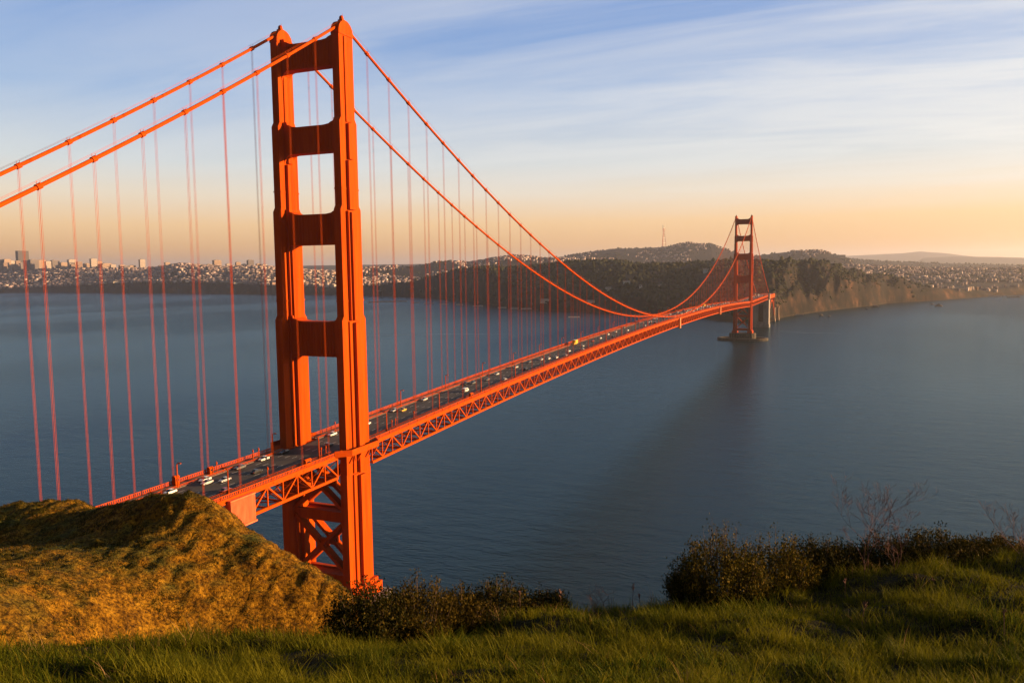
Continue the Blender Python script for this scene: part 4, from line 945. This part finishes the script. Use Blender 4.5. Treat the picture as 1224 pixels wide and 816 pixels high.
M['grass'] = island('green_grass', [(0, (.012,.022,.001)), (.45, (.032,.053,.0016)), (.8, (.080,.098,.004)), (1, (.18,.135,.011))], .7, .06, .4, extra=(.6, (.115,.110,.005)))
M['dry'] = island('dry_grass', [(0, (.16,.085,.03)), (.6, (.30,.18,.07)), (1, (.42,.27,.12))], .8, .1, .25)
def near_keep(u, v):
    px = 612+u/v*FOC; cv_ = np.interp(px, [c[0] for c in CREST], [c[2] for c in CREST]); return v < cv_+1.2
Vg, Fg = clumps(25000, 11, 0, 7.0, 25.5, .085, keep=near_keep)
tag(np_mesh('grass', Vg, Fg, M['grass']), 'lush green grass covering the foreground slope', 'grass', kind='stuff')
def dry_keep(u, v):
    px = 612+u/v*FOC; cv_ = np.interp(px, [c[0] for c in CREST], [c[2] for c in CREST]); edge = np.abs(v-cv_) < 1.6
    return (v < cv_+.8) & (edge | (fbm(u/1.6+9, v/1.6, 3) > .45)) & (rng.uniform(size=len(u)) < .55)
Vg, Fg = clumps(3200, 6, 0, 9, 25.5, .07, 1.35, keep=dry_keep, wid=(.006, .012))
tag(np_mesh('dry_grass', Vg, Fg, M['dry']), 'pale dry grass tufts among the green along the slope edge', 'dry grass', kind='stuff')
# scrub on the golden knoll
M['scrub'] = island('golden_scrub', [(0, (.06,.030,.004)), (.35, (.13,.068,.006)), (.75, (.23,.13,.014)), (1, (.06,.050,.006))], .9, .05, .2, extra=(.12, (.055,.050,.006)))
Vg, Fg = clumps(36000, 6, -80, 52, 112, .20, .55, wid=(.03, .07), umax=-8, keep=lambda u, v: fbm(u/4, v/4, 3) > -.2)
tag(np_mesh('scrub', Vg, Fg, M['scrub']), 'short golden scrub and tufts covering the rocky knoll', 'scrub', kind='stuff')
M['darkscrub'] = island('green_scrub', [(0, (.010,.012,.002)), (.6, (.030,.030,.004)), (1, (.07,.055,.008))], .9, .05, .2)
Vg, Fg = clumps(17000, 9, -80, 52, 112, .16, .85, wid=(.04, .08), umax=-8, keep=lambda u, v: (fbm(u/6+4, v/6, 4) > np.where(u < -36, .02, .24)) | ((v > 84) & (u < -34) & (fbm(u/5, v/5+7, 3) > -.1)))
tag(np_mesh('green_scrub', Vg, Fg, M['darkscrub']), 'dark green low scrub in patches and hollows of the golden knoll', 'scrub', kind='stuff')

# ---- bushes: stems and leafy shoots
def bush(px, py, v, wpx, hpx, label, mats, nshoot=170, leaves=62, lsize=.062, dens=1.0, tw=.8, name='bush', depth=1.1):
    P0 = at_depth(px, py, v); u0, v0 = uv_of(P0); zg = ground(np.array([u0]), np.array([v0]))[0]
    sc_ = v/FOC; w = wpx*sc_; ztop = at_depth(px, py-hpx, v)[2]; h = ztop-zg; root = empty(name, (P0[0], P0[1], zg)); tag(root, label, 'bush', 'bushes along the slope edge')
    r_ = np.random.default_rng(int(px*7+py)); st = MB(); LV = []; LF = []; nb = 0
    for s in range(nshoot):
        e = r_.uniform(-1, 1); f_ = r_.uniform(-1, 1); rr = math.hypot(e, f_)
        if rr > 1: e /= rr*1.02; f_ /= rr*1.02; rr = 1
        top = h*(1-.5*rr**2.2)*(r_.uniform(.6, .98) if s % 6 else r_.uniform(.95, 1.18))
        bx, by = e*w*.30, f_*w*.30*depth; tx, ty = e*w*.5*r_.uniform(.85, 1.1), f_*w*.5*depth*r_.uniform(.85, 1.1)
        def wp(a, b_, z): return np.array([HR[0]*a+HF[0]*b_, HR[1]*a+HF[1]*b_, z])
        A_, B_, C_ = wp(bx*.5, by*.5, -.1), wp((bx+tx)*.5, (by+ty)*.5, top*.5), wp(tx, ty, top)
        if s % 3 == 0: st.tube([A_, B_, C_], [.016, .009, .003], 4, cap=False)
        t = r_.uniform(.18, 1.0, leaves)**.8; q = np.where(t[:, None] < .5, A_+(B_-A_)*(t[:, None]*2), B_+(C_-B_)*(t[:, None]*2-1))
        q = q+r_.normal(0, lsize*1.1, (leaves, 3))
        d = r_.normal(size=(leaves, 3)); d[:, 2] = np.abs(d[:, 2])+tw; d /= np.linalg.norm(d, axis=1)[:, None]
        sd = np.cross(d, r_.normal(size=(leaves, 3))); sd /= np.linalg.norm(sd, axis=1)[:, None]
        L = lsize*r_.uniform(.6, 1.3, (leaves, 1)); Wd = L*.30
        LV.append(np.stack([q, q+d*L*.5+sd*Wd, q+d*L, q+d*L*.5-sd*Wd], 1).reshape(-1, 3)); LF.append((np.arange(leaves)*4)[:, None]+np.arange(4)[None]+nb); nb += leaves*4
    np_mesh('foliage', np.concatenate(LV), np.concatenate(LF), mats, root); st.build('stem', M['twig'], root); return root
M['twig'] = noisy('twig_bark', [(.3, (.07,.045,.03)), (.7, (.15,.10,.07))], 8, .9, spec=.1)
M['baretwig'] = noisy('bare_twig', [(.3, (.11,.06,.05)), (.7, (.20,.11,.09))], 8, .9, spec=.1)
M['leafA'] = island('olive_leaves', [(0, (.013,.013,.002)), (.5, (.048,.045,.004)), (1, (.16,.105,.010))], .7, .04, .25)
M['leafB'] = island('dark_leaves', [(0, (.008,.010,.002)), (.6, (.025,.025,.003)), (1, (.09,.062,.008))], .7, .04, .2)
M['leafC'] = island('yellow_green_leaves', [(0, (.016,.014,.002)), (.5, (.045,.034,.004)), (1, (.10,.065,.008))], .7, .04, .3)
BUSHES = [(862,718,21.0,120,84,'large olive bush, the widest and tallest at the middle of the slope edge','leafA',260),(925,712,21.6,100,72,'rounded olive bush just right of the largest bush','leafA',190),(822,722,21.2,58,46,'low dark shrub at the left foot of the largest bush','leafB',110),
    (1012,694,22.7,80,44,'dark bush between the upright bush and the bare leafless shrub','leafB',150),(1205,668,23.2,60,26,'small low bush at the very right end of the slope edge','leafC',80),
    (975,695,22.6,90,52,'dark upright bush left of the bare leafless shrub','leafB',170),(1062,690,22.8,90,52,'dark bush behind the bare leafless shrub','leafB',170),(1122,683,22.9,100,53,'dark dense bush with upright shoots right of the bare shrub','leafB',200),(1172,676,23.0,70,32,'low dark bush at the right end of the row','leafB',110),
    (440,766,17.6,110,66,'dark bush at the foot of the near bridge tower','leafB',200),(500,758,18.2,110,62,'yellow green bush right of the tower foot','leafC',200),(552,752,18.8,76,46,'small yellow green bush nearest the middle of the slope edge','leafC',130),(592,742,19.6,95,46,'dark spreading bush left of the dry stalks','leafB',150),(652,736,20.2,70,30,'low dark bush behind the dry stalks','leafB',100)]
for q in BUSHES: bush(q[0], q[1], q[2], q[3], q[4], q[5], M[q[6]], q[7])

# ---- bare leafless shrubs and dead branches
def bare(px, py, v, hpx, spread, label, seed, levels=6, name='bare_shrub', rad=.011):
    P0 = at_depth(px, py, v); u0, v0 = uv_of(P0); zg = ground(np.array([u0]), np.array([v0]))[0]; h = at_depth(px, py-hpx, v)[2]-zg
    root = empty(name, (P0[0], P0[1], zg)); tag(root, label, 'shrub', 'leafless shrubs on the slope')
    r_ = random.Random(seed)
    def grow(p, d, L, r, lv, tr, tw):
        pts = [p]; n_ = 3
        for k in range(n_):
            d = (d+Vector((r_.gauss(0, .16), r_.gauss(0, .16), r_.gauss(0, .10)))).normalized(); p = p+d*(L/n_); pts.append(p)
        (tr if lv < 1 else tw).tube(pts, [r*(1-.3*k/n_) for k in range(n_+1)], 5 if lv < 2 else 3, cap=False)
        if lv >= levels: return
        for k in range(r_.choice([2, 2, 3])):
            a = r_.uniform(0, 6.283); s = r_.uniform(.35, .8)*spread; side = Vector((math.cos(a), math.sin(a), .1))
            grow(pts[r_.choice([1, 2, 3, 3])], (d+side*s+Vector((0, 0, .12))).normalized(), L*r_.uniform(.55, .82), max(r*.64, .0026), lv+1, tr, tw)
    for k in range(3):
        tr = MB(); tw = MB()
        grow(Vector((r_.gauss(0, .12), r_.gauss(0, .12), -.1)), Vector((r_.gauss(0, .25), r_.gauss(0, .2), 1)).normalized(), h*.42, rad, 0, tr, tw)
        if levels < 6: tr.add(tw.v, tw.f)
        to = tr.build('trunk', M['baretwig'], root)
        if levels >= 6: tw.build('twig', M['baretwig'], to)
bare(1040, 690, 21.5, 104, 1.0, 'bare leafless shrub with a wide pale crown above the dark bushes', 11)
bare(1072, 692, 21.3, 60, .8, 'smaller thin leafless shrub just right of the wide bare one', 12, 5, rad=.010)
bare(1222, 668, 22, 66, .9, 'bare leafless shrub at the right edge of the view', 15, 5)
bare(718, 734, 20.3, 40, 1.5, 'low sprawling dead twigs at the middle of the slope edge', 21, 4, name='dead_branch', rad=.012)
bare(584, 748, 18.6, 32, 1.3, 'few pale dead twigs between the bushes and the dry stalks', 23, 3, name='dead_branch', rad=.012)
def stalk(px, py, v, hpx, label, seed):
    P0 = at_depth(px, py, v); u0, v0 = uv_of(P0); zg = ground(np.array([u0]), np.array([v0]))[0]; h = at_depth(px, py-hpx, v)[2]-zg
    r_ = random.Random(seed); m = MB(); l = r_.uniform(-.14, .14)
    m.tube([(0,0,-.05),(l*.3*h,0,h*.5),(l*h,0,h)], [.010,.008,.005], 5); 
    for k in range(9): z = h*(.78+.024*k); x = l*h*(.7+.03*k); m.beam((x, 0, z), (x+r_.uniform(-.05,.05), r_.uniform(-.05,.05), z+.06), .014)
    o = m.build('dry_stalk', M['baretwig']); o.location = (P0[0], P0[1], zg); tag(o, label, 'stalk', 'dry stalks on the slope edge')
for k, (px, py, v, hp, lab) in enumerate(((622,742,19.2,34,'tall dry stalk right of the low dead twigs near the middle bushes'),(671,738,19.8,32,'slim dry stalk between two low dark bushes'),(756,734,20.6,36,'tall dry stalk just right of the sprawling dead twigs'),(766,735,20.4,24,'short dry stalk beside the tall one near the dead twigs'),(1010,722,20,30,'dry stalk in the grass below the wide bare shrub'),(1115,728,19.5,34,'dry stalk in the grass below the dark dense bush'),(1030,750,17,30,'leaning dry stalk in the middle of the right hand grass'),(1200,765,15,36,'dry stalk low at the right edge'))):
    stalk(px, py, v, hp, lab, 40+k)

# ================================================================== HAZE
def _haze(t, p):
    t.nodes.remove(p); o = [n for n in t.nodes if n.type == 'OUTPUT_MATERIAL'][0]
    v = t.nodes.new('ShaderNodeVolumePrincipled'); v.inputs['Color'].default_value = (.88, .90, 1.0, 1); v.inputs['Density'].default_value = HAZE; v.inputs['Anisotropy'].default_value = .55
    t.links.new(v.outputs[0], o.inputs['Volume'])
HAZE = 3.4e-5
hz = MB(); hz.box(-29000, 25000, -1300, 39000, -8, 640)
ho = hz.build('haze', material('haze_air', _haze)); tag(ho, 'thin warm evening haze over the strait and the city', 'haze', kind='stuff')
